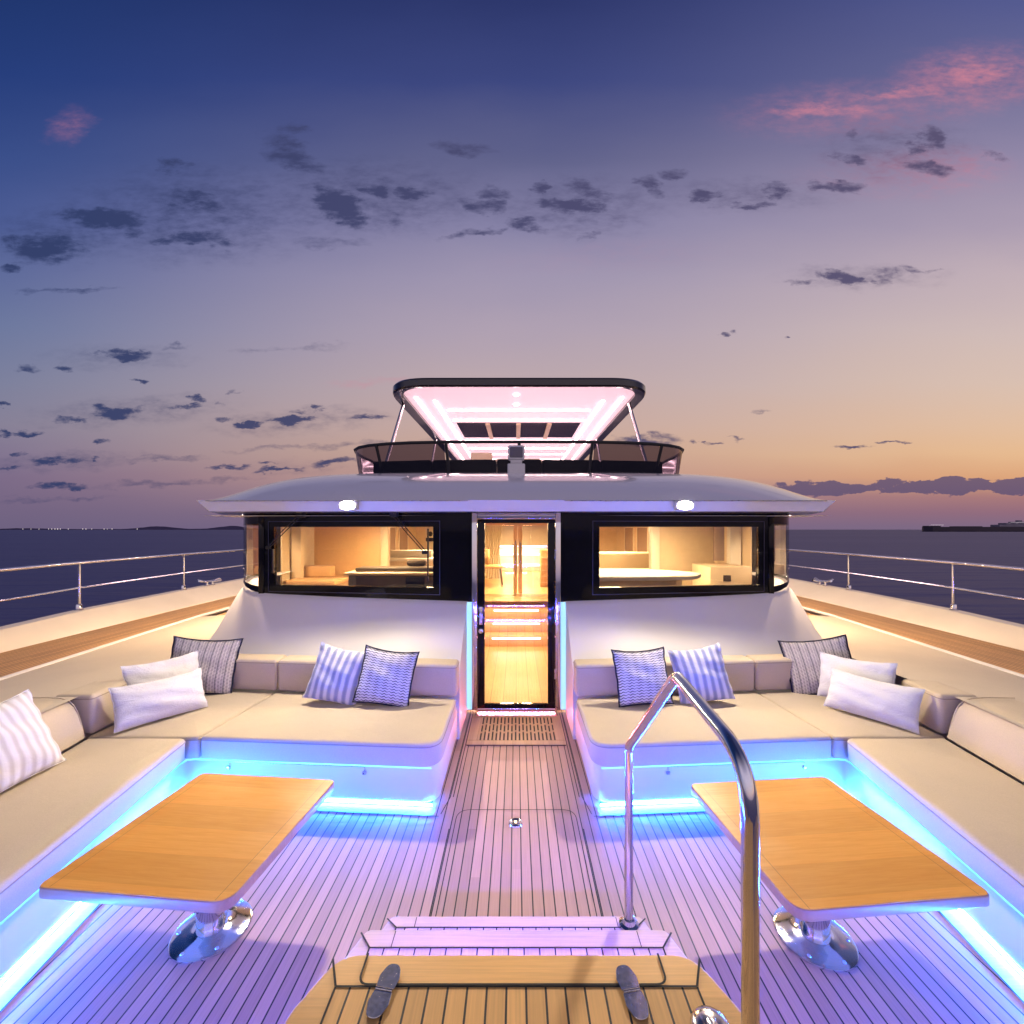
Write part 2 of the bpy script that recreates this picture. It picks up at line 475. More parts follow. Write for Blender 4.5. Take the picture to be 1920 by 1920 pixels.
M_hull = pmat('hull_white', (.75, .74, .73), .3)
M_lampwhite = pmat('lamp_white_plastic', (.7, .69, .68), .4, var=.04)
P_stripe = pillowmat('pillow_blue_stripe', 'stripe')
P_wave = pillowmat('pillow_wave', 'wave')
P_tweed = pillowmat('pillow_tweed', 'tweed')
P_white = pillowmat('pillow_white', 'plain')
P_rib = pillowmat('pillow_cream_rib', 'rib')

# ------------------------------------------------------------------ camera
cam = bpy.data.cameras.new('camera'); co = bpy.data.objects.new('camera', cam); col.objects.link(co)
cam.sensor_width = 36; cam.lens = 36*820/1920; cam.clip_end = 60000; cam.clip_start = .05
cam.shift_x = -8/1920; cam.shift_y = 33/1920
co.location = (0, 0, 1.85); co.rotation_euler = (R(90), 0, 0)
scn.camera = co

# ------------------------------------------------------------------ sky
w = bpy.data.worlds.new('World'); scn.world = w; w.use_nodes = True
nt = w.node_tree; N = nt.nodes; L = nt.links
bg = N['Background']
tc = N.new('ShaderNodeTexCoord'); sp = N.new('ShaderNodeSeparateXYZ'); L.new(tc.outputs['Generated'], sp.inputs[0])
def wm(op, a, b_=None, c=None):
    n = N.new('ShaderNodeMath'); n.operation = op
    for i, v in enumerate((a, b_, c)):
        if v is None: continue
        if isinstance(v, (int, float)): n.inputs[i].default_value = v
        else: L.new(v, n.inputs[i])
    return n.outputs[0]
yy = wm('MAXIMUM', wm('ABSOLUTE', sp.outputs[1]), .3)
U = wm('DIVIDE', sp.outputs[0], yy); V = wm('DIVIDE', sp.outputs[2], yy)     # tangent of bearing and of height
rows = [0, 150, 300, 420, 520, 620, 720, 800, 850, 895, 930, 960, 990]
Lc = [(32,55,112),(38,62,124),(56,78,138),(74,91,148),(92,106,154),(106,119,158),(122,127,156),(132,127,150),(126,115,144),(120,105,136),(117,102,132),(114,100,130),(110,98,128)]
Mc = [(46,56,108),(62,72,128),(98,100,140),(134,130,166),(160,150,176),(176,161,178),(190,169,173),(200,170,162),(204,168,150),(194,153,142),(166,132,138),(137,112,132),(120,102,132)]
Rc = [(86,92,145),(108,108,150),(150,139,169),(173,158,178),(196,177,184),(210,189,184),(219,193,177),(228,191,160),(232,187,144),(222,165,122),(170,122,122),(147,108,125),(126,106,132)]
vmax = 993/820
def wramp(cols):
    r = N.new('ShaderNodeValToRGB'); r.color_ramp.interpolation = 'B_SPLINE' if False else 'LINEAR'
    st = [((993-y)/820/1.9, srgb(*c)) for y, c in zip(rows, cols)][::-1]
    top = cols[0]
    st.append((1.0, srgb(*[int(k*.72) for k in top])))
    while len(r.color_ramp.elements) < len(st): r.color_ramp.elements.new(.5)
    for e, (p, c) in zip(r.color_ramp.elements, st): e.position = max(0, min(1, p)); e.color = c
    return r
wv = N.new('ShaderNodeTexNoise'); wv.inputs['Scale'].default_value = 3.0; wv.inputs['Detail'].default_value = 5
cmb = N.new('ShaderNodeCombineXYZ'); L.new(U, cmb.inputs[0]); L.new(wm('MULTIPLY', V, 3.0), cmb.inputs[1]); L.new(cmb.outputs[0], wv.inputs['Vector'])
soft = wm('MULTIPLY_ADD', wv.outputs['Fac'], .07, -.035)
Vn = wm('DIVIDE', wm('ADD', V, wm('MULTIPLY', soft, wm('MINIMUM', wm('MULTIPLY', wm('MAXIMUM', V, 0), 3), 1))), 1.9)
rl, rm, rr = wramp(Lc), wramp(Mc), wramp(Rc)
for r_ in (rl, rm, rr): L.new(Vn, r_.inputs[0])
def wmix(f, a, b_):
    n = N.new('ShaderNodeMix'); n.data_type = 'RGBA'
    if isinstance(f, (int, float)): n.inputs[0].default_value = f
    else: L.new(f, n.inputs[0])
    for i, v in ((6, a), (7, b_)):
        if isinstance(v, tuple): n.inputs[i].default_value = v
        else: L.new(v, n.inputs[i])
    return n.outputs[2]
mrA = N.new('ShaderNodeMapRange'); mrA.interpolation_type = 'SMOOTHSTEP'; mrA.inputs[1].default_value = -1.35; mrA.inputs[2].default_value = 0; L.new(wm('ADD', U, soft), mrA.inputs[0])
mrB = N.new('ShaderNodeMapRange'); mrB.interpolation_type = 'SMOOTHSTEP'; mrB.inputs[1].default_value = 0; mrB.inputs[2].default_value = 1.3; L.new(wm('ADD', U, soft), mrB.inputs[0])
sky = wmix(mrB.outputs[0], wmix(mrA.outputs[0], rl.outputs[0], rm.outputs[0]), rr.outputs[0])
# clouds: soft ellipses in (bearing, height), torn by noise
def wnoise(scale, sy, det, seed):
    n = N.new('ShaderNodeTexNoise'); n.inputs['Scale'].default_value = scale; n.inputs['Detail'].default_value = det; n.inputs['Roughness'].default_value = .62
    c = N.new('ShaderNodeCombineXYZ'); L.new(U, c.inputs[0]); L.new(wm('MULTIPLY', V, sy), c.inputs[1]); c.inputs[2].default_value = seed
    L.new(c.outputs[0], n.inputs['Vector']); return n
n1 = wnoise(14, 2.2, 6, 1.3); n2 = wnoise(14, 2.2, 6, 7.7); n3 = wnoise(26, 2.6, 6, 3.1)
wx = wm('ADD', U, wm('MULTIPLY_ADD', n1.outputs['Fac'], .12, -.06))
wy = wm('ADD', V, wm('MULTIPLY_ADD', n2.outputs['Fac'], .055, -.0275))
wp = N.new('ShaderNodeCombineXYZ'); L.new(wx, wp.inputs[0]); L.new(wy, wp.inputs[1])
def clouds(lst):
    tot = None
    for cx, cy, cw, ch, k, tilt in lst:
        cb = N.new('ShaderNodeCombineXYZ'); L.new(wx, cb.inputs[0]); L.new(wy, cb.inputs[1])
        if tot is not None: L.new(tot, cb.inputs[2])
        m_ = N.new('ShaderNodeMapping'); m_.vector_type = 'TEXTURE'
        m_.inputs['Location'].default_value = ((cx-968)/820, (993-cy)/820, 0)
        m_.inputs['Rotation'].default_value = (0, 0, R(tilt))
        m_.inputs['Scale'].default_value = (cw*.56/820, ch*.58/820, 1e5)
        L.new(cb.outputs[0], m_.inputs['Vector'])
        ln = N.new('ShaderNodeVectorMath'); ln.operation = 'DOT_PRODUCT'
        L.new(m_.outputs[0], ln.inputs[0]); L.new(m_.outputs[0], ln.inputs[1])
        v = wm('MULTIPLY', wm('MAXIMUM', wm('SUBTRACT', 1.35, ln.outputs['Value']), 0), k)
        tot = v if tot is None else wm('MAXIMUM', tot, v)
    return tot
dark = [(360,400,520,190,0.41,0),(120,440,300,110,0.41,0),(690,370,460,150,0.41,0),(1090,390,330,120,0.38,0),(1400,365,420,70,0.33,0),(1680,280,320,130,0.35,0),(1620,520,330,50,0.35,0),(250,770,420,60,0.33,4),(560,790,380,50,0.35,4),(220,670,300,50,0.30,0),(120,865,300,40,0.35,3),(560,875,330,36,0.24,3),(130,545,200,10,.5,2),(620,835,420,12,.42,3),(330,905,330,14,.42,3),(90,935,260,10,.4,2),(720,905,240,10,.35,3),(540,655,240,12,.3,4),(85,465,150,56,1,0),(20,455,60,26,.8,0),(15,500,40,18,.8,0),(195,408,170,40,1,-4),(250,435,60,24,.7,0),(325,310,62,34,.7,-12),(365,378,130,50,.85,-12),(350,448,130,28,.9,5),
 (410,455,90,20,.6,-18),(530,270,80,50,.65,-20),(555,305,130,38,.7,-20),(545,240,60,22,.55,0),(635,385,120,62,1.1,-28),(700,360,70,24,.9,-10),(775,362,70,26,.9,-10),(735,412,60,26,.5,0),
 (870,278,110,26,.65,-5),(905,385,100,30,.75,-8),(930,362,60,24,.65,-14),(990,424,76,26,.8,-12),(1075,385,130,32,1.1,-4),(1100,360,90,40,.7,-20),(1008,352,40,18,.9,0),(1105,440,56,12,.55,10),(890,437,120,14,.6,10),
 (1218,348,60,34,.75,-30),(1255,328,40,20,.6,0),(1318,370,66,26,.9,-6),(1415,382,90,16,.8,0),(1455,356,56,34,.8,-8),(1562,350,104,20,.85,-5),(1745,256,60,42,.85,-15),(1715,278,56,20,.8,0),(1742,312,90,28,.85,-10),
 (1600,300,70,20,.75,-18),(1598,254,36,30,.6,-20),(1855,292,60,12,.5,-10),(1578,521,74,22,1,-14),(1510,528,80,14,.7,6),(1662,515,64,26,.6,0),(1712,505,50,12,.6,-10),(1750,506,34,9,.6,0),(1628,528,34,9,.6,0),
 (243,668,80,22,1,0),(195,664,36,12,.7,0),(125,691,42,13,.8,0),(52,692,52,13,.8,0),(330,651,50,12,.5,0),(263,715,32,9,.8,0),(8,760,36,10,.9,0),(212,774,90,22,1,0),(262,769,30,14,.7,0),(125,785,66,13,.9,0),(350,759,56,8,.8,0),(370,750,34,10,.9,0),
 (55,813,60,13,1,0),(8,816,34,10,1,0),(185,829,40,9,.7,0),(550,788,104,12,1,4),(470,798,60,10,1,3),(427,789,38,8,.7,0),(556,775,30,9,.7,0),(602,769,42,8,.8,0),(686,782,84,10,.85,4),(445,733,26,7,.5,0),(412,752,14,8,.5,0),
 (35,850,34,10,.7,0),(100,866,100,13,.95,3),(175,860,26,8,.8,0),(20,877,50,8,.7,0),(625,867,100,14,1,4),(520,880,90,9,.95,4),(430,875,70,7,.8,3),(500,870,40,6,.7,0),(110,912,110,11,.9,2),(300,860,170,13,.45,3),(625,456,150,22,.4,0),
 (1353,629,24,8,.7,0),(1374,623,22,7,.8,0),(1476,630,16,6,.7,0),(1600,839,70,6,.8,0),(1674,828,50,6,.85,0),(1330,828,26,6,.8,0),(1210,826,120,22,.9,0),(1386,824,30,5,.6,0),(1424,770,36,6,.45,0),(1300,829,20,6,.6,0)]
pink = [(1600,205,460,100,.42,4),(1820,150,300,130,.55,8),(1700,330,420,90,.3,0),(1750,315,280,80,0.48,0),(1150,480,500,60,.15,4),(1540,205,210,32,.8,0),(1600,215,110,28,.5,-4),(1700,172,260,24,.7,8),(1830,140,170,52,.9,8),(1900,122,90,34,.6,0),(1755,318,150,40,.45,0),(1690,312,80,20,.5,0),(130,235,90,60,.35,30),(690,716,170,18,.38,4)]
bank = [(1560,916,200,22,1.3,0),(1760,912,260,26,1.3,0),(1960,912,240,26,1.3,0),(1400,925,150,14,.6,0)]
def cfac(d, amt, lo=.15, hi=.75):
    q = wm('MULTIPLY', d, wm('MULTIPLY_ADD', n3.outputs['Fac'], 1.9, -.22))
    mr = N.new('ShaderNodeMapRange'); mr.interpolation_type = 'SMOOTHSTEP'
    mr.inputs[1].default_value = lo; mr.inputs[2].default_value = hi; mr.inputs[3].default_value = 0; mr.inputs[4].default_value = amt
    L.new(q, mr.inputs[0]); return mr.outputs[0]
front = wm('GREATER_THAN', sp.outputs[1], .3)
fd = wm('MULTIPLY', cfac(clouds(dark), .95, .06, .92), front)
fp = wm('MULTIPLY', cfac(clouds(pink), .84, .0, 1.25), front)
fb = wm('MULTIPLY', cfac(clouds(bank), .9, .25, .5), front)
mrC = N.new('ShaderNodeMapRange'); mrC.inputs[1].default_value = -1; mrC.inputs[2].default_value = 1; L.new(U, mrC.inputs[0])
dcol = wmix(mrC.outputs[0], srgb(50, 62, 104), srgb(88, 80, 112))
sky = wmix(fp, sky, srgb(208, 132, 150))
sky = wmix(fd, sky, dcol)
sky = wmix(fb, sky, srgb(98, 84, 116))
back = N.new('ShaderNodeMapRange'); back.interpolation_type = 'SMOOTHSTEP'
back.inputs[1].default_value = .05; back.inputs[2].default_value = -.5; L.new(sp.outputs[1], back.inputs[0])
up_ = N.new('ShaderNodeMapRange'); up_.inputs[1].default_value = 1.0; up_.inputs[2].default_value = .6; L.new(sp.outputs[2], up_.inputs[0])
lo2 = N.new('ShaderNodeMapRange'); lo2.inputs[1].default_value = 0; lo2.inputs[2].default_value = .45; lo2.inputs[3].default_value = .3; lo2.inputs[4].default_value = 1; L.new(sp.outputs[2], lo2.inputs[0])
sky = wmix(wm('MULTIPLY', wm('MULTIPLY', wm('MULTIPLY', back.outputs[0], up_.outputs[0]), lo2.outputs[0]), .75), sky, (.74, .64, .82, 1))  # unseen sky behind brightened, added fill for roof and fascia
below = wm('LESS_THAN', sp.outputs[2], 0)
sky = wmix(below, sky, srgb(52, 52, 84))
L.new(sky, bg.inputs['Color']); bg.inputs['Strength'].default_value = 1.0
w.cycles.sampling_method = 'MANUAL'; w.cycles.sample_map_resolution = 512

# ------------------------------------------------------------------ sea, far shore
m, nt_, N_, L_, b = newmat('sea_water')
b.inputs['Base Color'].default_value = (.035, .042, .085, 1); b.inputs['Roughness'].default_value = .5; b.inputs['Specular IOR Level'].default_value = .07
t_ = N_.new('ShaderNodeTexCoord'); mp = N_.new('ShaderNodeMapping'); mp.inputs['Scale'].default_value = (.12, .7, 1); L_.new(t_.outputs['Object'], mp.inputs['Vector'])
nz = N_.new('ShaderNodeTexNoise'); nz.inputs['Scale'].default_value = .5; nz.inputs['Detail'].default_value = 8; L_.new(mp.outputs[0], nz.inputs['Vector'])
bp = N_.new('ShaderNodeBump'); bp.inputs['Strength'].default_value = 1.0; bp.inputs['Distance'].default_value = .8
L_.new(nz.outputs['Fac'], bp.inputs['Height']); L_.new(bp.outputs['Normal'], b.inputs['Normal'])
nz2 = N_.new('ShaderNodeTexNoise'); nz2.inputs['Scale'].default_value = .012; nz2.inputs['Detail'].default_value = 4; L_.new(mp.outputs[0], nz2.inputs['Vector'])
cr = N_.new('ShaderNodeValToRGB'); cr.color_ramp.elements[0].position = .35; cr.color_ramp.elements[0].color = (.11, .115, .25, 1)
cr.color_ramp.elements[1].position = .65; cr.color_ramp.elements[1].color = (.135, .14, .29, 1)
L_.new(nz2.outputs['Fac'], cr.inputs[0]); L_.new(cr.outputs[0], b.inputs['Base Color'])
M_sea = m
bm = bmesh.new()
f = bm.faces.new([bm.verts.new(p) for p in ((-40000, -8000, -2.5), (40000, -8000, -2.5), (40000, 45000, -2.5), (-40000, 45000, -2.5))])
o = finish(bm, 'sea', M_sea, smooth=False); o['kind'] = 'structure'

M_hill = pmat('far_hills', (.10, .085, .15), .9, var=.1, scale=.002, spec=0)
bm = bmesh.new()
prev = None
YH = 9000.0
for i in range(90):
    t = i/89
    x = -11500 + t*6300
    h = 12 + 60*max(0, math.exp(-((x+7600)/420)**2)) + 75*math.exp(-((x+5900)/500)**2) + 18*math.exp(-((x+10500)/600)**2) + random.random()*7
    h *= min(1, (1-t)*8, .3+t*6)
    a = [bm.verts.new((x, YH, -3)), bm.verts.new((x, YH+260, -2.5+max(h, 1))), bm.verts.new((x, YH+900, -3))]
    if prev:
        bm.faces.new((prev[0], a[0], a[1], prev[1])); bm.faces.new((prev[1], a[1], a[2], prev[2]))
    prev = a
o = finish(bm, 'hills', M_hill); o['kind'] = 'structure'
M_town = emat('town_light', (1, .85, .8), 1.3)
def shore_light(u, wd, k):
    bm = bmesh.new()
    x = (u-968)/820*8900
    box(bm, x-wd/2, x+wd/2, 8895, 8902, -2.4, 12, 1.5, 1)
    lathe(bm, [(0, 20), (wd*.6+2.5, 14), (wd*.6+2.5, 9), (0, 3)], 10, (x, 8890, 2), 1)
    o = finish(bm, 'shore_light', [M_hill, M_town])
    tag(o, 'distant white lamp shining in the row on the far left shore', 'shore light', 'lights along the far shore')
for u, wd in ((44, 4), (59, 2), (74, 3), (92, 4), (98, 6), (104, 7), (109, 10), (114, 5), (129, 5), (156, 6), (162, 6), (173, 3), (196, 5), (202, 2), (211, 5), (258, 6)):
    shore_light(u, wd, 1)

# ship far off on the right
sh = thing('cargo_ship', 'long low dark cargo ship far off on the right horizon', 'ship', (1010, 900, -2.5))
M_ship = pmat('ship_hull_dark', (.03, .022, .04), .6, var=.2, scale=.05)
M_shipw = pmat('ship_house_grey', (.22, .2, .25), .6, var=.2, scale=.05)
bm = bmesh.new()
Y0 = 900
prism(bm, [(838, Y0), (846, Y0-12), (1180, Y0-14), (1192, Y0-8), (1192, Y0+8), (1180, Y0+14), (846, Y0+12)], -2.5, 7.5, .4, 1)
prism(bm, [(836, Y0), (846, Y0-11), (862, Y0-12), (862, Y0+12), (846, Y0+11)], 7.5, 9.6, .3, 1)
finish(bm, 'hull', M_ship, sh)
bm = bmesh.new()
box(bm, 985, 1080, Y0-9, Y0+9, 7.5, 12, .3, 1); box(bm, 1000, 1065, Y0-8, Y0+8, 12, 15.5, .3, 1); box(bm, 1020, 1050, Y0-7, Y0+7, 15.5, 18, .3, 1)
box(bm, 1030, 1038, Y0-3, Y0+3, 18, 21, .3, 1)
finish(bm, 'deckhouse', M_shipw, sh)
bm = bmesh.new(); box(bm, 900, 950, Y0-9, Y0+9, 7.5, 8.7, .2, 1); finish(bm, 'cargo_hatch', M_ship, sh)
for x, z, l in ((1005, 16.6, 60), (842, 11.4, 26)):
    bm = bmesh.new()
    tube(bm, [(x, Y0-12, z), (x+l, Y0-12, z)], .28, 6)
    for q in range(5): tube(bm, [(x+l*q/4, Y0-12, z), (x+l*q/4, Y0-8, z-2.2)], .12, 5)
    finish(bm, 'light_rail', emat('ship_light', (1, .85, .9), .55), sh)

# ------------------------------------------------------------------ cockpit deck
def FL(x): return 2.862+.07*(abs(x)-.6)            # front line of the rear sofa seats
def IX(y): return 2.235-.161*(2.99-y)              # inner line of the side sofa seats
bm = bmesh.new()
f = bm.faces.new([bm.verts.new(p) for p in ((-3.2, -1.2, 0), (3.2, -1.2, 0), (3.2, 4.5, 0), (-3.2, 4.5, 0))]); f.material_index = 0
for s in (-1, 1):
    # margin board along the sofa feet with its dark seam
    P = [(.505*s, 4.3), (.505*s, 2.99)] if False else None
    pts = [(.47*s, 2.86), (2.13*s, FL(2.2)+.018), ((IX(.2)-.01)*s, .2)]
    c = [(pts[0][0]+.02*s, pts[0][1]), (pts[1][0], pts[1][1]), (pts[2][0], pts[2][1])]
    ribbon(bm, [(.53*s, FL(.6)+.005), (2.17*s, FL(2.2)+.005)], .10, .003, 1)
    ribbon(bm, [(.50*s, FL(.6)-.046), (2.135*s, FL(2.2)-.046)], .006, .0045, 2)
    ribbon(bm, [((IX(2.93)-.0)*s, 2.93), (IX(.1)*s, .1)], .10, .004, 1)
    ribbon(bm, [((IX(2.93)-.05)*s, 2.91), ((IX(.1)-.05)*s, .1)], .006, .0055, 2)
    ribbon(bm, [(.455*s, 4.40), (.455*s, 3.02), (.49*s, 2.84)], .006, .003, 2)
    ribbon(bm, [(.435*s, 4.40), (.435*s, 3.02)], .006, .003, 2)
    ribbon(bm, [(.415*s, 2.70), (.415*s, 1.8)], .006, .003, 2)
hp = roundpoly([(-.385, 1.9), (-.385, 2.885), (.385, 2.885), (.385, 1.9)], [0, .09, .09, 0])
ribbon(bm, hp, .005, .003, 2)
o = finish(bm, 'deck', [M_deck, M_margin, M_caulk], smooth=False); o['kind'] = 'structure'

# wooden grate before the door
g = thing('floor_grate', 'slotted teak floor grate set in the deck before the glass door', 'grate', (0, 4.05, 0))
bm = bmesh.new()
prism(bm, roundpoly([(-.43, 3.74), (.43, 3.74), (.43, 4.33), (-.43, 4.33)], .015, 3), .001, .004, .001, 1)
finish(bm, 'tray', M_caulk, g)
bm = bmesh.new()
z0, z1 = .0045, .011
box(bm, -.43, .43, 3.74, 3.82, z0, z1, .003, 1); box(bm, -.43, .43, 4.29, 4.33, z0, z1, .003, 1)
box(bm, -.43, -.345, 3.821, 4.289, z0, z1, .003, 1); box(bm, .345, .43, 3.821, 4.289, z0, z1, .003, 1)
n = 20; pitch = .69/n
for i in range(n):
    x = -.345+i*pitch
    box(bm, x+.0008, x+pitch-.0125, 3.821, 4.289, z0, z1, .002, 1)
    for k in range(2):
        yb = 3.985 if k == 0 else 4.135
        yb += .012*((i % 2)*2-1)
        box(bm, x+pitch-.0128, x+pitch+.001, yb-.012, yb+.012, z0, z1-.001)
finish(bm, 'slat_panel', teak('grate_teak', plank=.0345, base=(.52, .34, .22), caulk=False, phase=0), g)

# round chrome deck fitting
bm = bmesh.new()
lathe(bm, [(0, .006), (.022, .006), (.026, .004), (.03, .007), (.036, .010), (.042, .008), (.045, .001)], 28, (-.004, 2.755, 0))
o = finish(bm, 'deck_socket', M_chrome); tag(o, 'round polished socket set in the middle of the teak deck', 'deck fitting')

# ------------------------------------------------------------------ coaming, side decks, bulwarks, rails
side_in = [(-3.8, .2), (-3.86, 1), (-4.1, 3.48), (-4.37, 6.04), (-4.45, 14)]
side_out = [(-4.78, .2), (-4.85, 1.0), (-5.07, 3.0), (-5.14, 4.35), (-5.19, 6.0), (-5.21, 7.6), (-5.22, 14)]
bul_top = [(-4.85, .2), (-5.0, 1.6), (-5.17, 3.2), (-5.28, 4.47), (-5.5, 5.6), (-5.60, 7.5), (-5.63, 9.1), (-5.63, 14)]
def interp(poly, y):
    for a, b_ in zip(poly[:-1], poly[1:]):
        if y <= b_[1]:
            t = (y-a[1])/(b_[1]-a[1]); return a[0]+(b_[0]-a[0])*t
    return poly[-1][0]
names = {-1: 'left', 1: 'right'}
for s in (-1, 1):
    k = -s
    # moulded coaming (sun pad ledge) between sofa and side deck
    bm = bmesh.new()
    ys = [.2+.2*i for i in range(0, 30)]
    def inner(y): return -2.62-.16*(min(y, 2.95)-.6)*1.0 if y < 2.95 else -3.0
    rows_ = []
    for y in ys:
        xi = inner(y); xo = interp(side_in, y)
        r_ = []
        for q in range(9):
            t = q/8; z = .705-.05*t**2
            r_.append(bm.verts.new(((xi+(xo-xi)*t)*k, y, z)))
        r_.append(bm.verts.new((xo*k, y, .60)))
        rows_.append(r_)
    for a, b_ in zip(rows_[:-1], rows_[1:]):
        for q in range(9): bm.faces.new((a[q], a[q+1], b_[q+1], b_[q]))
    for a, b_ in zip(rows_[:-1], rows_[1:]):
        pass
    o = finish(bm, 'coaming', M_coam)
    tag(o, 'sand coloured coaming ledge between the %s corner sofa and the teak side walkway' % names[s], 'coaming')
    # white toe edge along the teak
    bm = bmesh.new()
    path = [(x*k, y, .655) for x, y in side_in]
    tube(bm, path, .022, 8)
    o = finish(bm, 'toe_rail', M_white); o.parent = None
    tag(o, 'thin white edge moulding along the inner side of the %s teak walkway' % names[s], 'edge moulding')
    # teak side deck
    bm = bmesh.new()
    ys2 = [.2, 1, 2, 3, 3.48, 4.35, 5, 6.04, 7.6, 10, 14]
    vin = [bm.verts.new((interp(side_in, y)*k, y, .62)) for y in ys2]
    vout = [bm.verts.new(((interp(side_out, y)-.06)*k, y, .62)) for y in ys2]
    for i in range(len(ys2)-1): bm.faces.new((vin[i], vin[i+1], vout[i+1], vout[i]))
    # inner part of the walkway beside the deckhouse
    a = [bm.verts.new(p) for p in ((-4.30*k, 5.4, .617), (-4.46*k, 14, .617), (-3.3*k, 14, .617), (-3.3*k, 5.4, .617))]
    bm.faces.new(a)
    o = finish(bm, 'side_deck', M_side, smooth=False); o['kind'] = 'structure'
    # bulwark with capping and the hull side below it
    bm = bmesh.new()
    yb = [.2, .8, 1.6, 2.4, 3.2, 4, 4.47, 5, 5.6, 6.5, 7.5, 9.1, 11, 14]
    prof = []
    for y in yb:
        xi, xt = interp(side_out, y), interp(bul_top, y)
        prof.append([bm.verts.new((x*k, y, z)) for x, z in ((xi, .60), (xi-.01, .64), (xt+.05, .815), (xt+.035, .83), (xt-.10, .835), (xt-.13, .80), (xt-.10, .3), (xt+.25, -2.6))])
    for a, b_ in zip(prof[:-1], prof[1:]):
        for q in range(len(a)-1): bm.faces.new((a[q], a[q+1], b_[q+1], b_[q]))
    o = finish(bm, 'bulwark', M_cream)
    tag(o, 'cream bulwark wall along the outer edge of the %s teak walkway' % names[s], 'bulwark')
    # guard rail
    gr = thing('guard_rail', 'polished two bar guard rail on the %s bulwark' % names[s], 'guard rail', (-5.4*k, 5, .83))
    yr = [.2+.35*i for i in range(40)]
    rl_ = lambda y: interp(bul_top, y)-.035+(.05 if y > 7.5 else 0)*min(1, (y-7.5)/1.5)
    bm = bmesh.new(); tube(bm, [(rl_(y)*k, y, 1.43) for y in yr], .021, 10); finish(bm, 'top_rail', M_chrome, gr)
    bm = bmesh.new(); tube(bm, [(rl_(y)*k, y, 1.115) for y in yr], .0125, 8); finish(bm, 'middle_rail', M_chrome, gr)
    for y in (3.6, 5.52, 7.4, 9.1, 10.9, 12.7):
        bm = bmesh.new()
        x = rl_(y)*k
        tube(bm, [(x, y, .83), (x, y, 1.42)], .0185, 12)
        lathe(bm, [(.045, .832), (.045, .845), (.034, .85), (.030, .90), (.024, .91), (.02, .912)], 16, (x, y, 0))
        finish(bm, 'post', M_chrome, gr)
    # horn cleat
    bm = bmesh.new()
    x, y = (interp(bul_top, 8.0)+.0)*k, 8.0
    lathe(bm, [(.05, .832), (.05, .84), (.022, .845), (.018, .90)], 14, (x, y-.07, 0)); lathe(bm, [(.05, .832), (.05, .84), (.022, .845), (.018, .90)], 14, (x, y+.07, 0))
    tube(bm, [(x-.02, y-.24, .935), (x, y-.12, .905), (x, y+.12, .905), (x+.02, y+.24, .935)], .018, 10)
    tube(bm, [(x-.20, y-.02, .93), (x-.1, y, .905), (x+.1, y, .905), (x+.2, y+.02, .93)], .018, 10)
    o = finish(bm, 'horn_cleat', M_chrome); tag(o, 'small polished horn cleat on the %s bulwark near the deckhouse' % names[s], 'cleat')

# ------------------------------------------------------------------ corner sofas
def pipe(poly, z, r, parent, m):
    bm = bmesh.new()
    P = [(x, y, z) for x, y in poly]+[(poly[0][0], poly[0][1], z)]
    tube(bm, P, r, 6, caps=False)
    return finish(bm, 'piping', m, parent)

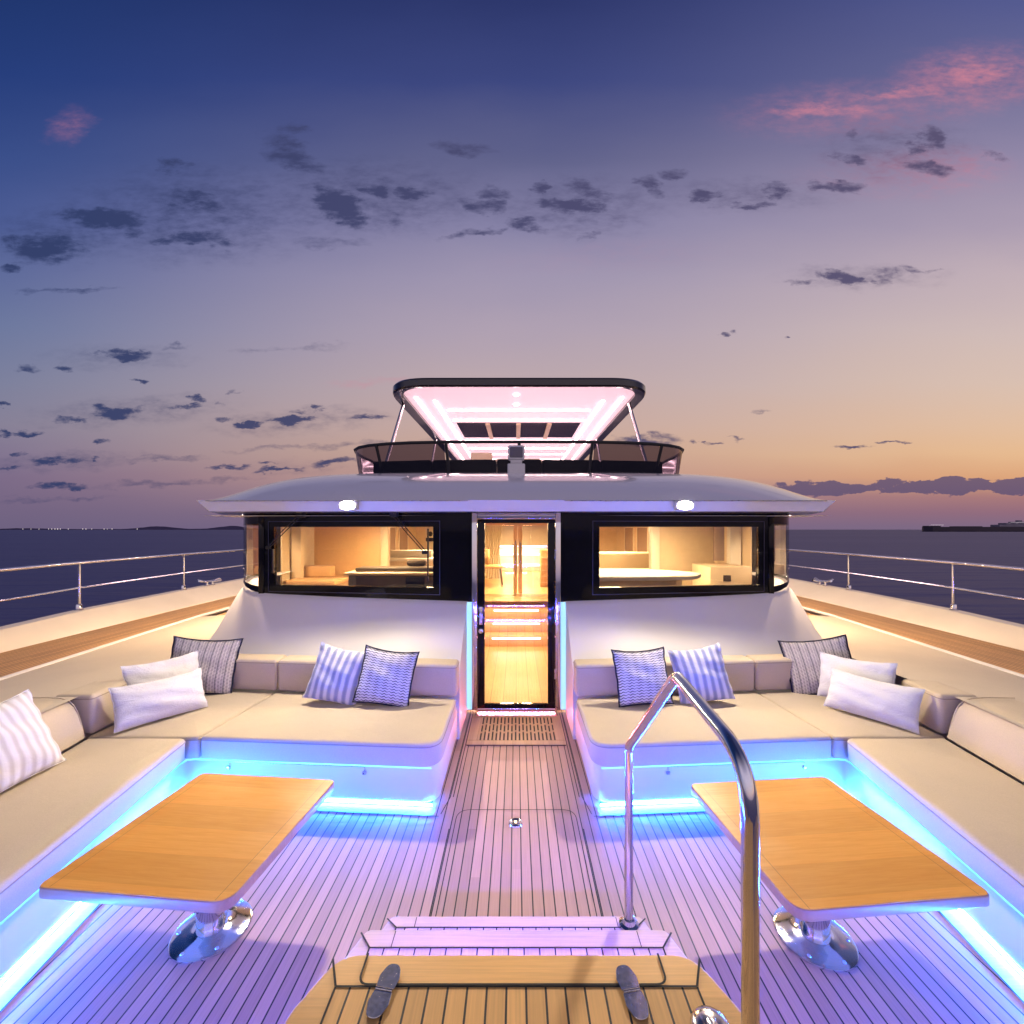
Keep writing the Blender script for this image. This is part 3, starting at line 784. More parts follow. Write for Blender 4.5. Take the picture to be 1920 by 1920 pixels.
for s in (-1, 1):
    sd = names[s]
    k = s  # x measured outward from the centre line
    base = thing('sofa_base', 'white built-in corner sofa base on the %s with blue light along its foot' % sd, 'sofa base', (1.6*k, 3.2, 0))
    i0 = (IX(.2)+.05, .2)
    corner = (IX(2.99)+.045, FL(2.2)+.055)
    outl = [(.52, 3.95), (.52, FL(.52)+.05), corner, i0, (3.0, .2), (3.0, 3.95)]
    poly = roundpoly(outl, [0, .10, .05, 0, 0, 0])
    bm = bmesh.new(); prism(bm, mx(poly, k), .034, .283, .006, 2); finish(bm, 'plinth', M_white, base)
    toe = roundpoly([(.56, 3.95), (.56, FL(.52)+.10), (corner[0]+.03, corner[1]+.05), (i0[0]+.05, .2), (3.0, .2), (3.0, 3.95)], [0, .08, .05, 0, 0, 0])
    bm = bmesh.new(); prism(bm, mx(toe, k), .0, .036, 0); finish(bm, 'toe_kick', M_white, base)
    # locker door seams with little pulls on the rear base
    for x0, x1 in ((1.02, 1.98),):
        ang = math.atan(.07)
        bm = bmesh.new()
        for (xa, za, xb, zb) in ((x0, .255, x1, .255), (x0, .225, x0, .255), (x1, .225, x1, .255)):
            tube(bm, [(xa*k, FL(xa)+.049, za), (xb*k, FL(xb)+.049, zb)], .0022, 5)
        finish(bm, 'locker_seam', M_steel, base)
        for x in (x0, x1):
            bm = bmesh.new(); y = FL(x)+.05
            box(bm, (x-.012)*k if k > 0 else -(x+.012), (x+.012)*k if k > 0 else -(x-.012), y-.012, y+.002, .205, .228, .003, 1)
            finish(bm, 'latch', M_steel, base)
    # LED line at the foot, and one tucked under the seat lip
    def inset(off):
        return roundpoly([(.56, FL(.56)+.05-off), (corner[0]-off*.6, corner[1]-off), (i0[0]-off, i0[1])], [0, .05, 0], 2)
    bm = bmesh.new()
    pth = inset(.001)
    for (xa, ya), (xb, yb_) in zip(pth[:-1], pth[1:]):
        q = [(xa*k, ya, .026), (xb*k, yb_, .026), (xb*k, yb_, .012), (xa*k, ya, .012)]
        bm.faces.new([bm.verts.new(p) for p in (q if k < 0 else q[::-1])])
    o = finish(bm, 'light_strip', M_led, base, smooth=False, recalc=False)
    bm = bmesh.new()
    pth = inset(.034)
    tube(bm, [(x*k, y, .2805) for x, y in pth], .0045, 4, caps=False)
    finish(bm, 'light_strip', M_led2, base)

    def cushion(name, poly, rad, z0, z1, bev, label, cat, puff=.012, group=None):
        cx = sum(p[0] for p in poly)/len(poly); cy = sum(p[1] for p in poly)/len(poly)
        t = thing(name, label, cat, (cx*k, cy, z0), group)
        P = roundpoly(poly, [max(q, bev+.006) for q in rad])
        bm = bmesh.new(); soft_prism(bm, mx(P, k), z0, z1, bev, puff)
        finish(bm, 'cover', M_seat, t, angle=60)
        # seam: follow the outline just below the top roll
        cx2, cy2 = cx, cy
        pipe(mx(P, k), z1-bev*1.0, .0034, t, M_pipe)
        return t
    cushion('seat_cushion', [(.50, FL(.5)), (.50, 3.655), (2.085, 3.795), (2.152, FL(2.152))], [.13, .03, .02, .02], .286, .442, .022,
            'wide beige seat cushion on the %s sofa beside the walkway to the door' % sd, 'seat cushion')
    cushion('seat_cushion', [(2.160, FL(2.16)), (2.093, 3.796), (2.90, 3.87), (2.93, 2.972), (2.24, 2.972)], [.012, .02, .02, .02, .02], .286, .440, .022,
            'beige corner seat cushion on the %s sofa under the white lumbar pillows' % sd, 'seat cushion')
    cushion('seat_cushion', [(IX(2.965)-.0, 2.962), (2.90, 2.962), (2.46, .3), (IX(.3), .3)], [.04, .02, .02, .03], .286, .445, .028,
            'long beige seat cushion on the %s sofa running along the outer side' % sd, 'seat cushion')
    # back cushions
    def BL(x): return 3.655+.088*(x-.5)
    cushion('back_cushion', [(.50, BL(.5)), (2.075, BL(2.075)), (2.065, BL(2.065)+.19), (.50, BL(.5)+.19)], [.03, .015, .015, .03], .445, .715, .025,
            'beige back cushion of the %s sofa behind the blue striped pillow' % sd, 'back cushion', .006)
    cushion('back_cushion', [(2.085, BL(2.085)), (2.84, BL(2.84)), (2.83, BL(2.83)+.19), (2.075, BL(2.075)+.19)], [.015, .03, .03, .015], .445, .715, .025,
            'beige back cushion of the %s sofa behind the tweed pillow' % sd, 'back cushion', .006)
    cushion('back_cushion', [(2.90, 2.99), (2.93, 3.34), (3.17, 3.30), (3.17, 2.99)], [.02, .03, .03, .02], .445, .715, .025,
            'short beige back cushion at the outer corner of the %s sofa' % sd, 'back cushion', .004)
    # long side back cushion: leaning face with a soft top roll
    t = thing('back_cushion', 'long cream back cushion along the outer side of the %s sofa' % sd, 'back cushion', (2.9*k, 1.6, .445))
    bm = bmesh.new()
    prev = None
    prof = [(.0, .447), (.015, .50), (.03, .56), (.05, .62), (.075, .665), (.11, .697), (.16, .713), (.25, .718), (.45, .716), (.46, .60)]
    ends = []
    for i in range(15):
        y = .3+2.645*i/14
        x0 = 2.46+(2.905-2.46)*(y-.3)/2.65
        sink = 0 if 0 < i < 14 else .012
        r_ = [bm.verts.new(((x0+dx)*k, y, z-sink*(z > .5))) for dx, z in prof]
        if prev:
            for q in range(len(prof)-1): bm.faces.new((prev[q], prev[q+1], r_[q+1], r_[q]))
        ends.append(r_); prev = r_
    bm.faces.new(ends[0]); bm.faces.new(ends[-1][::-1])
    finish(bm, 'cover', M_seat, t, angle=50)
    bm = bmesh.new(); tube(bm, [((2.908+dx)*k, 2.947, z) for dx, z in prof[:-1]], .004, 6); finish(bm, 'piping', M_seat, t)

# ------------------------------------------------------------------ pillows
def pillow(label, wd, ht, th, loc, yaw, lean, roll, mat, flange=None, seed=0, sag=.02):
    rnd = random.Random(seed)
    n = 26
    ph = [rnd.uniform(0, 6.28) for _ in range(6)]
    M = Matrix.Translation(loc) @ Matrix.Rotation(R(yaw), 4, 'Z') @ Matrix.Rotation(R(-lean), 4, 'X') @ Matrix.Rotation(R(roll), 4, 'Y') @ Matrix.Translation((0, 0, ht/2))
    def P(u, v, side):
        a = (1-u*u); b_ = (1-v*v)
        x = wd/2*u*(1-.055*b_); z = ht/2*v*(1-.055*a)
        prof = (max(a, 0)**.55)*(max(b_, 0)**.55)
        wr = 1+.10*math.sin(5*u+ph[0]+2*v)*math.cos(3*v+ph[1]) + .06*math.sin(9*v+ph[2]+3*u)
        edge = .006*math.sin(14*u+ph[3])*abs(v)**6 + .006*math.sin(13*v+ph[4])*abs(u)**6
        y = side*th/2*prof*wr*(1+.18*(-v))+edge
        z -= sag*(1-u*u)*(v > 0)*v*.7
        return Vector((x, y, z))
    bm = bmesh.new(); uvl = bm.loops.layers.uv.new('UVMap')
    G = {}
    for side in (-1, 1):
        for i in range(n+1):
            for j in range(n+1):
                u = -1+2*i/n; v = -1+2*j/n
                u = math.sin(u*math.pi/2)*.6+u*.4; v = math.sin(v*math.pi/2)*.6+v*.4
                if side == 1 and (i in (0, n) or j in (0, n)): G[(1, i, j)] = G[(-1, i, j)]; continue
                G[(side, i, j)] = (bm.verts.new(M @ P(u, v, side)), (u*.5+.5, v*.5+.5))
    for side in (-1, 1):
        for i in range(n):
            for j in range(n):
                q = [G[(side, i, j)], G[(side, i+1, j)], G[(side, i+1, j+1)], G[(side, i, j+1)]]
                if side == 1: q = q[::-1]
                f = bm.faces.new([a[0] for a in q])
                for lp, a in zip(f.loops, q): lp[uvl].uv = a[1]
    root = thing('throw_pillow', label, 'pillow', loc)
    finish(bm, 'cover', mat, root, angle=80)
    border = [(-1+2*i/40, -1) for i in range(40)]+[(1, -1+2*i/40) for i in range(40)]+[(1-2*i/40, 1) for i in range(40)]+[(-1, 1-2*i/40) for i in range(40)]
    bm = bmesh.new()
    if flange:
        inn = [bm.verts.new(M @ (P(u, v, -1))) for u, v in border]
        for yo in (-.003, .003):
            pass
        rings = []
        for off, yo in ((.996, -.007), (1.0, -.009), (1.045, -.004), (1.05, 0), (1.045, .004), (1.0, .009), (.996, .007)):
            rings.append([bm.verts.new(M @ (Vector((p.x*off if True else 0, p.y+yo, p.z*off)))) for p in (P(u, v, -1) for u, v in border)])
        for v_ in inn: bm.verts.remove(v_)
        for a, b_ in zip(rings[:-1], rings[1:]):
            m_ = len(a)
            for q in range(m_): bm.faces.new((a[q], a[(q+1) % m_], b_[(q+1) % m_], b_[q]))
        finish(bm, 'piping', flange, root, angle=70)
    else:
        pth = [M @ P(u, v, -1) for u, v in border]
        tube(bm, pth+[pth[0]], .0028, 5, caps=False)
        finish(bm, 'seam', mat, root)
    return root

Z = .452
for s in (-1, 1):
    sd = names[s]; f_ = -s
    def X(x): return x*f_
    j = 0 if s < 0 else 1
    dy = 0 if s < 0 else .02
    pillow('blue and white striped pillow leaning beside the wave patterned pillow, %s sofa' % sd, .43, .44, .16, (X(-1.50 if s < 0 else -1.535), 3.50, Z+.015), (2+5*j)*f_, 22-3*j, (11-1*j)*f_, P_stripe, None, 3+s)
    pillow('dark edged wave patterned square pillow nearest the doorway on the %s sofa' % sd, .43, .43, .16, (X(-1.075 if s < 0 else -1.03), 3.46, Z+.012), (3-6*j)*f_, 21+2*j, (8 if s < 0 else 2)*f_, P_wave, M_navy, 5+s)
    pillow('navy edged tweed pillow standing in the corner of the %s sofa' % sd, .50, .46, .15, (X(-2.69 if s < 0 else -2.62), 3.68, Z+.012), (20+6*j)*f_, 16+3*j, (7+5*j)*f_, P_tweed, M_navy, 8+s)
    pillow('plain white lumbar pillow upright behind the lower one on the %s sofa' % sd, .50, .36, .14, (X(-2.74 if s < 0 else -2.66), 3.44, Z+.03), (55-5*j)*f_, 20, (-1+3*j)*f_, P_white, None, 13+s)
    pillow('plain white lumbar pillow lying in front of the others on the %s sofa' % sd, .56, .31, .15, (X(-2.585), 3.215, Z+.008), (55-3*j)*f_, 26, 2*j, P_white, None, 21+s)
pillow('cream ribbed pillow at the left edge on the long side seat', .50, .48, .17, (-2.70, 2.38, Z+.012), 92, 27, 0, P_rib, None, 40)

fr_ = thing('foredeck_riser', 'white foredeck riser closing the cockpit beside the hatch platform', 'riser', (0, .8, 0))
for s in (-1, 1):
    bm = bmesh.new()
    box(bm, min(.615*s, 1.75*s), max(.615*s, 1.75*s), .2, 1.0, 0, .53, .01, 2); finish(bm, 'panel', M_white, fr_)
    bm = bmesh.new()
    box(bm, min(.615*s, 1.78*s), max(.615*s, 1.78*s), .18, 1.05, .531, .568, .01, 2); finish(bm, 'deck_cap', M_side, fr_)
    bm = bmesh.new(); tube(bm, [(.66*s, 1.02, .516), (1.72*s, 1.02, .516)], .010, 4, caps=False); finish(bm, 'light_strip', M_riser_fill, fr_)  # unseen strip, added to throw violet light on deck and cushion fronts
M_eave = emat('eave_fill_lamp', (1, .70, .42), 2900)  # downlights kept out of view, added to warm the side deck teak
for s in (-1, 1):
    for i, (x, y) in enumerate(((3.30, 5.35), (3.5, 7.2), (3.5, 9.4))):
        t = thing('added_downlight', '%s added warm downlight hidden under the %s roof overhang along the walkway' % (['front', 'middle', 'aft'][i], names[s]), 'downlight', (x*s, y, 2.02), 'added warm downlights under the roof overhang')
        bm = bmesh.new(); lathe(bm, [(.062, 2.021), (.062, 2.008), (.05, 2.006), (.048, 2.012)], 20, (x*s, y, 0)); finish(bm, 'bezel', M_steel, t)
        bm = bmesh.new(); lathe(bm, [(0, 2.0065), (.047, 2.011)], 8, (x*s, y, 0)); finish(bm, 'lens', M_eave, t)

# ------------------------------------------------------------------ tables
def make_table():
    t = thing('cockpit_table', 'low orange varnished table on a chrome pedestal before the left sofa', 'table', (0, 0, 0))
    hw, hl = .392, .395
    P = roundpoly([(-hw, -hl), (hw, -hl), (hw, hl), (-hw, hl)], [.035, .07, .035, .035])
    top = bpy.data.objects
    bm = bmesh.new()
    prism(bm, P, .445, .4872, .005, 3, mat=1)
    P2 = roundpoly([(-hw+.003, -hl+.003), (hw-.003, -hl+.003), (hw-.003, hl-.003), (-hw+.003, hl-.003)], [.033, .067, .033, .033], 8)
    prism(bm, P2, .4868, .4895, .0008, 1, mat=0)
    for x in (-hw+.055, hw-.055):
        ribbon(bm, [(x, -hl+.006), (x, hl-.006)], .0018, .4899, 2)
    finish(bm, 'tabletop', [M_table, M_tedge, M_seamw], t)
    bm = bmesh.new()
    lathe(bm, [(.061, .02), (.061, .21), (.058, .212), (.054, .214), (.054, .425), (.10, .43), (.11, .444), (0, .444)], 40)
    finish(bm, 'pedestal', M_chrome, t)
    bm = bmesh.new()
    lathe(bm, [(0, .022), (.062, .022), (.07, .018), (.10, .0135), (.153, .011), (.160, .008), (.162, .001)], 56)
    finish(bm, 'base_plate', M_chrome, t)
    for q in range(6):
        a = q*math.pi/3+.3
        bm = bmesh.new(); lathe(bm, [(0, .0165), (.006, .016), (.008, .012)], 10, (.135*math.cos(a), .135*math.sin(a), 0))
        finish(bm, 'screw', M_steel, t)
    return t
tb = make_table()
tb2 = copy_tree(tb, (1.352, 1.985, .001))
tb2['label'] = 'low orange varnished table on a chrome pedestal behind the grab rail'
for g_ in (tb, tb2): g_['group'] = 'cockpit tables before the sofas'
tb.location = (-1.405, 2.02, .001); tb.rotation_euler = (0, 0, R(-5.2))
tb2.location = (1.352, 1.985, .001); tb2.rotation_euler = (0, 0, R(5.2))
tb2.scale = (-1, 1, 1)

# ------------------------------------------------------------------ steps, hatch, handrail
st = thing('deck_steps', 'pale teak steps rising from the cockpit deck to the hatch', 'steps', (0, 1.5, 0))
def step(z, yfar, hwid, ynear, bw, m1, m2, name):
    bm = bmesh.new()
    out = roundpoly([(-hwid-.05, ynear), (-hwid-.05, yfar-.16), (-hwid+.01, yfar), (hwid-.01, yfar), (hwid+.05, yfar-.16), (hwid+.05, ynear)], [0, .05, .03, .03, .05, 0])
    prism(bm, out, z-.030, z-.0005, .010, 3, mat=1)
    prism(bm, [(-hwid, ynear), (-hwid, yfar-.07), (hwid, yfar-.07), (hwid, ynear)], z-.186, z-.0305, 0, mat=1)
    f = bm.faces.new([bm.verts.new((x, y, z+.002)) for x, y in ((-hwid+.05, ynear), (hwid-.05, ynear), (hwid-.05, yfar-bw), (-hwid+.05, yfar-bw))]); f.material_index = 0
    ribbon(bm, [(-hwid+.045, yfar-bw), (hwid-.045, yfar-bw)], .006, z+.004, 2)
    for q in (-1, 1):
        ribbon(bm, [(q*(hwid-.045), yfar-bw), (q*(hwid+.005), yfar-.02)], .006, z+.004, 2)
        ribbon(bm, [(q*(hwid-.045), yfar-bw), (q*(hwid-.045), ynear)], .006, z+.004, 2)
        ribbon(bm, [(q*(hwid-.12), yfar-bw), (q*(hwid-.12), yfar-.014)], .003, z+.004, 2)
    return finish(bm, name, [m1, m2, M_caulk], st, smooth=True)
step(.19, 1.883, .545, 1.35, .062, M_step, M_stepb, 'tread')
step(.38, 1.612, .56, 1.15, .078, M_step, M_stepb, 'tread')

for (z_, y_, h_) in ((.535, 1.285, .50), (.345, 1.575, .50)):
    bm = bmesh.new(); tube(bm, [(-h_, y_, z_ if z_ < .5 else z_), (h_, y_, z_)], .0075, 4, caps=False)
    finish(bm, 'light_strip', M_step_fill, st)  # strips hidden under the nosings, added to tint steps and deck violet
ht = thing('foredeck_hatch', 'golden teak hatch platform with planked lid in the near foreground', 'hatch', (0, .6, .38))
z = .57
bm = bmesh.new()
out = roundpoly([(-.605, -.6), (-.605, 1.16), (-.53, 1.322), (.53, 1.322), (.605, 1.16), (.605, -.6)], [0, .14, .10, .10, .14, 0])
prism(bm, out, z-.030, z-.0005, .010, 3, mat=1)
prism(bm, [(-.57, -.6), (-.57, 1.24), (.57, 1.24), (.57, -.6)], .20, z-.0305, 0, mat=1)
f = bm.faces.new([bm.verts.new((x, y, z+.002)) for x, y in ((-.505, -.55), (.505, -.55), (.505, 1.222), (-.505, 1.222))]); f.material_index = 0
ribbon(bm, [(-.505, 1.222), (.505, 1.222)], .006, z+.004, 2)
for q in (-1, 1):
    ribbon(bm, [(q*.505, 1.222), (q*.505, -.5)], .006, z+.0035, 2)
    ribbon(bm, [(q*.505, 1.222), (q*.545, 1.30)], .006, z+.0045, 2)
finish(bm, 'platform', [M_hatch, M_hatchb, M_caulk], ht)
bm = bmesh.new()
lid = roundpoly([(-.445, 1.316), (-.445, 1.226), (.425, 1.226), (.425, 1.316)], [0, .03, .03, 0])
ribbon(bm, lid[:], .006, z+.0055, 1)
finish(bm, 'lid_seam', [M_hatchb, M_caulk], ht, smooth=False)
def hinge(x, y, ang):
    hg = bmesh.new()
    M = Matrix.Translation((x, y, z+.0065)) @ Matrix.Rotation(R(ang), 4, 'Z')
    for sg in (-1, 1):
        s_ = bmesh.new()
        pts = roundpoly([(-.026, .004*sg), (.026, .004*sg), (.030, .035*sg), (.018, .072*sg), (-.018, .072*sg), (-.030, .035*sg)], [.002, .002, .02, .03, .03, .02])
        if sg < 0: pts = pts[::-1]
        prism(s_, pts, 0, .0045, .0012, 1)
        s_.transform(M); merge(hg, s_)
    s_ = bmesh.new(); tube(s_, [(-.024, 0, .004), (-.010, 0, .004)], .0042, 12); tube(s_, [(-.009, 0, .004), (.009, 0, .004)], .004, 12); tube(s_, [(.010, 0, .004), (.024, 0, .004)], .0042, 12)
    s_.transform(M); merge(hg, s_)
    o_ = finish(hg, 'hinge', M_worn, ht)
    return o_
hinge(-.365, 1.208, -9); hinge(.318, 1.205, 9)
# chrome latch at the right edge of the platform
bm = bmesh.new()
lathe(bm, [(0, .026), (.025, .025), (.043, .018), (.05, .008), (.051, .0)], 26, (.497, 1.115, z+.003))
tube(bm, [(.497, 1.115, z+.02), (.50, 1.05, z+.03), (.505, .98, z+.025)], .016, 12)
o = finish(bm, 'deck_latch', M_worn); tag(o, 'round spotted steel latch at the right corner of the hatch platform', 'latch')

hr = thing('grab_rail', 'tall bent polished steel grab rail beside the steps', 'handrail', (.47, 1.4, .19))
bm = bmesh.new()
path = fillet([(.475, 1.834, .19), (.475, 1.834, .945), (.475, 1.285, 1.41), (.475, .905, 1.30), (.475, .885, .57)], .07, 10)
path = [Vector((.472, 1.834, .195))]+[p for p in fillet([(.472, 1.834, .20), (.472, 1.834, .94), (.470, 1.285, 1.412), (.473, .885, 1.365), (.474, .885, .58)], .035, 10)][1:]
# wide bend at the near shoulder
a = fillet([(.472, 1.834, .195), (.472, 1.834, .94), (.470, 1.30, 1.405)], .05, 8)
b1 = fillet([(.470, 1.30, 1.405), (.470, 1.275, 1.418), (.471, 1.24, 1.415)], .03, 6)
c1 = fillet([(.471, 1.24, 1.415), (.473, .885, 1.375), (.474, .885, .575)], .13, 14)
path = a[:-1]+b1+c1[1:]
tube(bm, path, .0172, 20)
finish(bm, 'tube', M_chrome, hr)
for (x, y, zz) in ((.472, 1.834, .192), (.474, .885, .573)):
    bm = bmesh.new()
    lathe(bm, [(.04, 0), (.04, .008), (.028, .014), (.024, .03), (.0185, .034)], 24, (x, y, zz))
    finish(bm, 'flange', M_chrome, hr)

# ------------------------------------------------------------------ deckhouse
dh = thing('deckhouse', 'white deckhouse with black window band, glass door and domed roof', 'deckhouse', (0, 5, 0))
# front coachroof: white slope below the window band
bm = bmesh.new()
def lerp2(a, b_, t): return (a[0]+(b_[0]-a[0])*t, a[1]+(b_[1]-a[1])*t, a[2]+(b_[2]-a[2])*t)
lowp = [(.50, 3.855, .60), (1.2, 3.92, .60), (2.0, 4.0, .60), (2.7, 4.09, .60), (3.02, 4.22, .60), (3.20, 4.42, .60), (3.32, 4.75, .60), (3.40, 5.3, .60), (3.44, 6.2, .60), (3.46, 12, .60)]
topp = [(.50, 4.435, 1.122), (1.2, 4.53, 1.13), (1.9, 4.62, 1.14), (2.55, 4.705, 1.155), (2.78, 4.74, 1.165), (2.95, 4.82, 1.185), (3.10, 4.96, 1.215), (3.22, 5.3, 1.25), (3.30, 6.2, 1.27), (3.33, 12, 1.27)]
for s in (-1, 1):
    prev = None
    for a, b_ in zip(lowp, topp):
        ring = []
        a0 = (a[0], a[1], 0)
        ring.append(bm.verts.new((a0[0]*s, a0[1], 0)))
        for t, bulge in ((0, 0), (.12, .004), (.35, .012), (.6, .014), (.82, .008), (.93, .0), (.985, -.012), (1.0, -.03)):
            p = lerp2(a, b_, t)
            d = Vector((b_[0]-a[0], b_[1]-a[1], 0))
            nrm = Vector((a[0]*.35 if a[0] > 2.6 else 0, -1 if a[0] < 3.2 else -.2, 0)).normalized()
            ring.append(bm.verts.new(((p[0]+nrm.x*bulge)*s, p[1]+nrm.y*bulge, p[2])))
        p = b_; ring.append(bm.verts.new(((p[0]-.12)*s, p[1]+.25, p[2]-.002)))
        if prev:
            for q in range(len(ring)-1): bm.faces.new((prev[q], prev[q+1], ring[q+1], ring[q]))
        else:
            cap = ring
        prev = ring
    # inner return wall beside the door
    bk = [bm.verts.new((.50*s, 4.55, 0)), bm.verts.new((.50*s, 4.55, 1.12))]
    bm.faces.new([bk[0]]+cap[:-1]+[bk[1]])
finish(bm, 'coachroof', M_white, dh, angle=50)

A0 = (.45, 4.452); B0 = (2.757, 4.752); LW = math.hypot(B0[0]-A0[0], B0[1]-A0[1])
dirx, diry = (B0[0]-A0[0])/LW, (B0[1]-A0[1])/LW
nx, ny = diry, -dirx                      # outward (towards the cockpit)
def wbox(bm, s, d0, d1, z0, z1, t0, t1, bev=0, seg=1, mat=0, z0b=None):
    b_ = bmesh.new()
    vs = []
    for zz in (0, 1):
        for d, t in ((d0, t0), (d1, t0), (d1, t1), (d0, t1)):
            zz_ = z1 if zz else (z0 if (z0b is None or d == d0) else z0b)
            vs.append(b_.verts.new(((A0[0]+dirx*d+nx*t)*s, A0[1]+diry*d+ny*t, zz_)))
    for q in ((0, 1, 2, 3), (4, 5, 6, 7), (0, 1, 5, 4), (1, 2, 6, 5), (2, 3, 7, 6), (3, 0, 4, 7)): b_.faces.new([vs[i] for i in q])
    bmesh.ops.recalc_face_normals(b_, faces=b_.faces[:])
    if bev: bevel_edges(b_, b_.edges[:], bev, seg)
    merge(bm, b_, mat)
wd0, wd1, wz0, wz1 = .410, 2.194, 1.252, 1.879
corner_path = [(2.757, 4.752), (2.90, 4.80), (3.02, 4.88), (3.12, 5.0), (3.19, 5.2), (3.24, 5.6), (3.28, 6.4)]
for s in (-1, 1):
    sd = names[s]
    bm = bmesh.new()
    wbox(bm, s, 0, wd0, 1.115, 2.06, -.05, 0)
    wbox(bm, s, wd1, LW, 1.15, 2.06, -.05, 0)
    wbox(bm, s, wd0, wd1, wz1, 2.06, -.05, 0)
    wbox(bm, s, wd0, wd1, 1.12, wz0, -.05, 0, z0b=1.145)
    # corner band, black below and above the curved glass
    for (za, zb, z2a, z2b) in ((1.15, 1.225, 1.27, 1.30), (1.915, 2.06, 1.90, 2.06)):
        prev = None
        for i, (x, y) in enumerate(corner_path):
            t = i/(len(corner_path)-1)
            q = [bm.verts.new((x*s, y, za+(z2a-za)*min(1, t*1.6))), bm.verts.new((x*s, y, zb+(z2b-zb)*min(1, t*1.6)))]
            if prev: bm.faces.new((prev[0], q[0], q[1], prev[1]))
            prev = q
    # pillar between front glass and corner glass, and the aft end pillar
    box(bm, min(2.735*s, 2.80*s), max(2.735*s, 2.80*s), 4.74, 4.79, 1.15, 2.05, .01, 2)
    box(bm, min(3.24*s, 3.30*s), max(3.24*s, 3.30*s), 5.9, 14, 1.27, 2.04, .01, 1)
    finish(bm, 'window_band', M_black, dh)
    win = None
    bm = bmesh.new()
    fr = .075
    for (d0, d1, z0, z1) in ((wd0-fr, wd1+fr-.012, wz0-fr, wz0-fr+.007), (wd0-fr, wd1+fr-.012, wz1+fr-.02, wz1+fr-.013), (wd0-fr, wd0-fr+.007, wz0-fr+.007, wz1+fr-.02), (wd1+fr-.019, wd1+fr-.012, wz0-fr+.007, wz1+fr-.02)):
        wbox(bm, s, d0, d1, z0, z1, .0005, .006)
    win = finish(bm, 'window', M_frame, dh)
    bm = bmesh.new(); wbox(bm, s, wd0, wd1, wz0, wz1, -.02, -.012); finish(bm, 'pane', M_glass, win)
    bm = bmesh.new()
    prev = None
    for i, (x, y) in enumerate(corner_path[1:]):
        t = (i+1)/(len(corner_path)-1)
        q = [bm.verts.new((x*s, y, 1.225+.075*min(1, t*1.6))), bm.verts.new((x*s, y, 1.915-.015*min(1, t*1.6)))]
        if prev: bm.faces.new((prev[0], q[0], q[1], prev[1]))
        prev = q
    x, y = corner_path[1]; 
    finish(bm, 'corner_window', M_glass, dh)
    bm = bmesh.new()
    box(bm, min(.449*s, .4985*s), max(.449*s, .4985*s), 4.425, 4.440, .03, 1.115, .003, 1)
    finish(bm, 'glowing_jamb', M_jamb, dh)
    # wipers
# roof
bm = bmesh.new()
def xe(y): return 2.985+.5*(min(y, 5.3)-4.08) if y > 4.08 else 2.985
def zt(x, y):
    t = max(0, min(1, (y-4.08)/1.55)); e = 1-(1-t)**2.1
    return 2.125+.43*e*(1-abs(x/xe(y))**6)
ysr = [4.08, 4.12, 4.2, 4.32, 4.46, 4.62, 4.8, 5.0, 5.2, 5.4, 5.65, 6, 6.6, 7.5, 9, 11, 14, 16]
ns = 48
grid = []
for y in ysr:
    grid.append([bm.verts.new(((-1+2*i/ns)*xe(y), y, zt((-1+2*i/ns)*xe(y), y))) for i in range(ns+1)])
for a, b_ in zip(grid[:-1], grid[1:]):
    for i in range(ns): bm.faces.new((a[i], a[i+1], b_[i+1], b_[i]))
under = []
for y in ysr:
    e = xe(y)-.085
    under.append([bm.verts.new(((-1+2*i/ns)*e, y+(.05 if y < 4.1 else .03 if y < 4.2 else 0), 2.022)) for i in range(ns+1)])
for a, b_ in zip(under[:-1], under[1:]):
    for i in range(ns): bm.faces.new((a[i+1], a[i], b_[i], b_[i+1]))
fas = [(grid[0][i].co.copy(), under[0][i].co.copy()) for i in range(ns+1)]
for j in range(len(ysr)-1):
    bm.faces.new((grid[j][0], grid[j+1][0], under[j+1][0], under[j][0]))
    bm.faces.new((grid[j+1][-1], grid[j][-1], under[j][-1], under[j+1][-1]))
M_roof = pmat('pale_roof_gelcoat', (.88, .86, .89), .12, var=.0, scale=2, coat=.5)
roof = finish(bm, 'roof', M_roof, dh, angle=30)
bm = bmesh.new(); pv = None
for a, b_ in fas:
    q = [bm.verts.new(a), bm.verts.new(b_)]
    if pv: bm.faces.new((pv[0], q[0], q[1], pv[1]))
    pv = q
finish(bm, 'fascia', pmat('white_fascia', (.88, .87, .88), .5), dh)
bm = bmesh.new()
for s in (-1, 1):
    tube(bm, [(.45*s, 4.078, 2.119), (1.6*s, 4.078, 2.119), (2.9*s, 4.078, 2.119)], .004, 5)
finish(bm, 'seam', M_steel, roof)

# door
door = finish((lambda b_: (box(b_, -.392, -.318, 4.40, 4.44, .055, 1.955, .006, 2), box(b_, .318, .392, 4.40, 4.44, .055, 1.955, .006, 2),
                           box(b_, -.3175, .3175, 4.401, 4.44, 1.915, 1.9545, .004, 1), box(b_, -.3175, .3175, 4.401, 4.44, .0555, .095, .004, 1), b_)[-1])(bmesh.new()), 'door', M_black, dh)
bm = bmesh.new()
box(bm, -.448, -.394, 4.395, 4.46, .03, 2.018, .008, 2); box(bm, .394, .448, 4.395, 4.46, .03, 2.018, .008, 2)
box(bm, -.3935, .3935, 4.396, 4.46, 1.957, 2.017, .008, 2); box(bm, -.3935, .3935, 4.396, 4.46, .012, .053, .006, 2)
finish(bm, 'frame', M_chrome, door)
bm = bmesh.new(); box(bm, -.3175, .3175, 4.418, 4.424, .0955, 1.9145); finish(bm, 'pane', M_glass, door)
bm = bmesh.new()
prism(bm, roundpoly([(-.372, 4.385), (-.338, 4.385), (-.338, 4.399), (-.372, 4.399)], .004, 2), .895, 1.075, .004, 2)
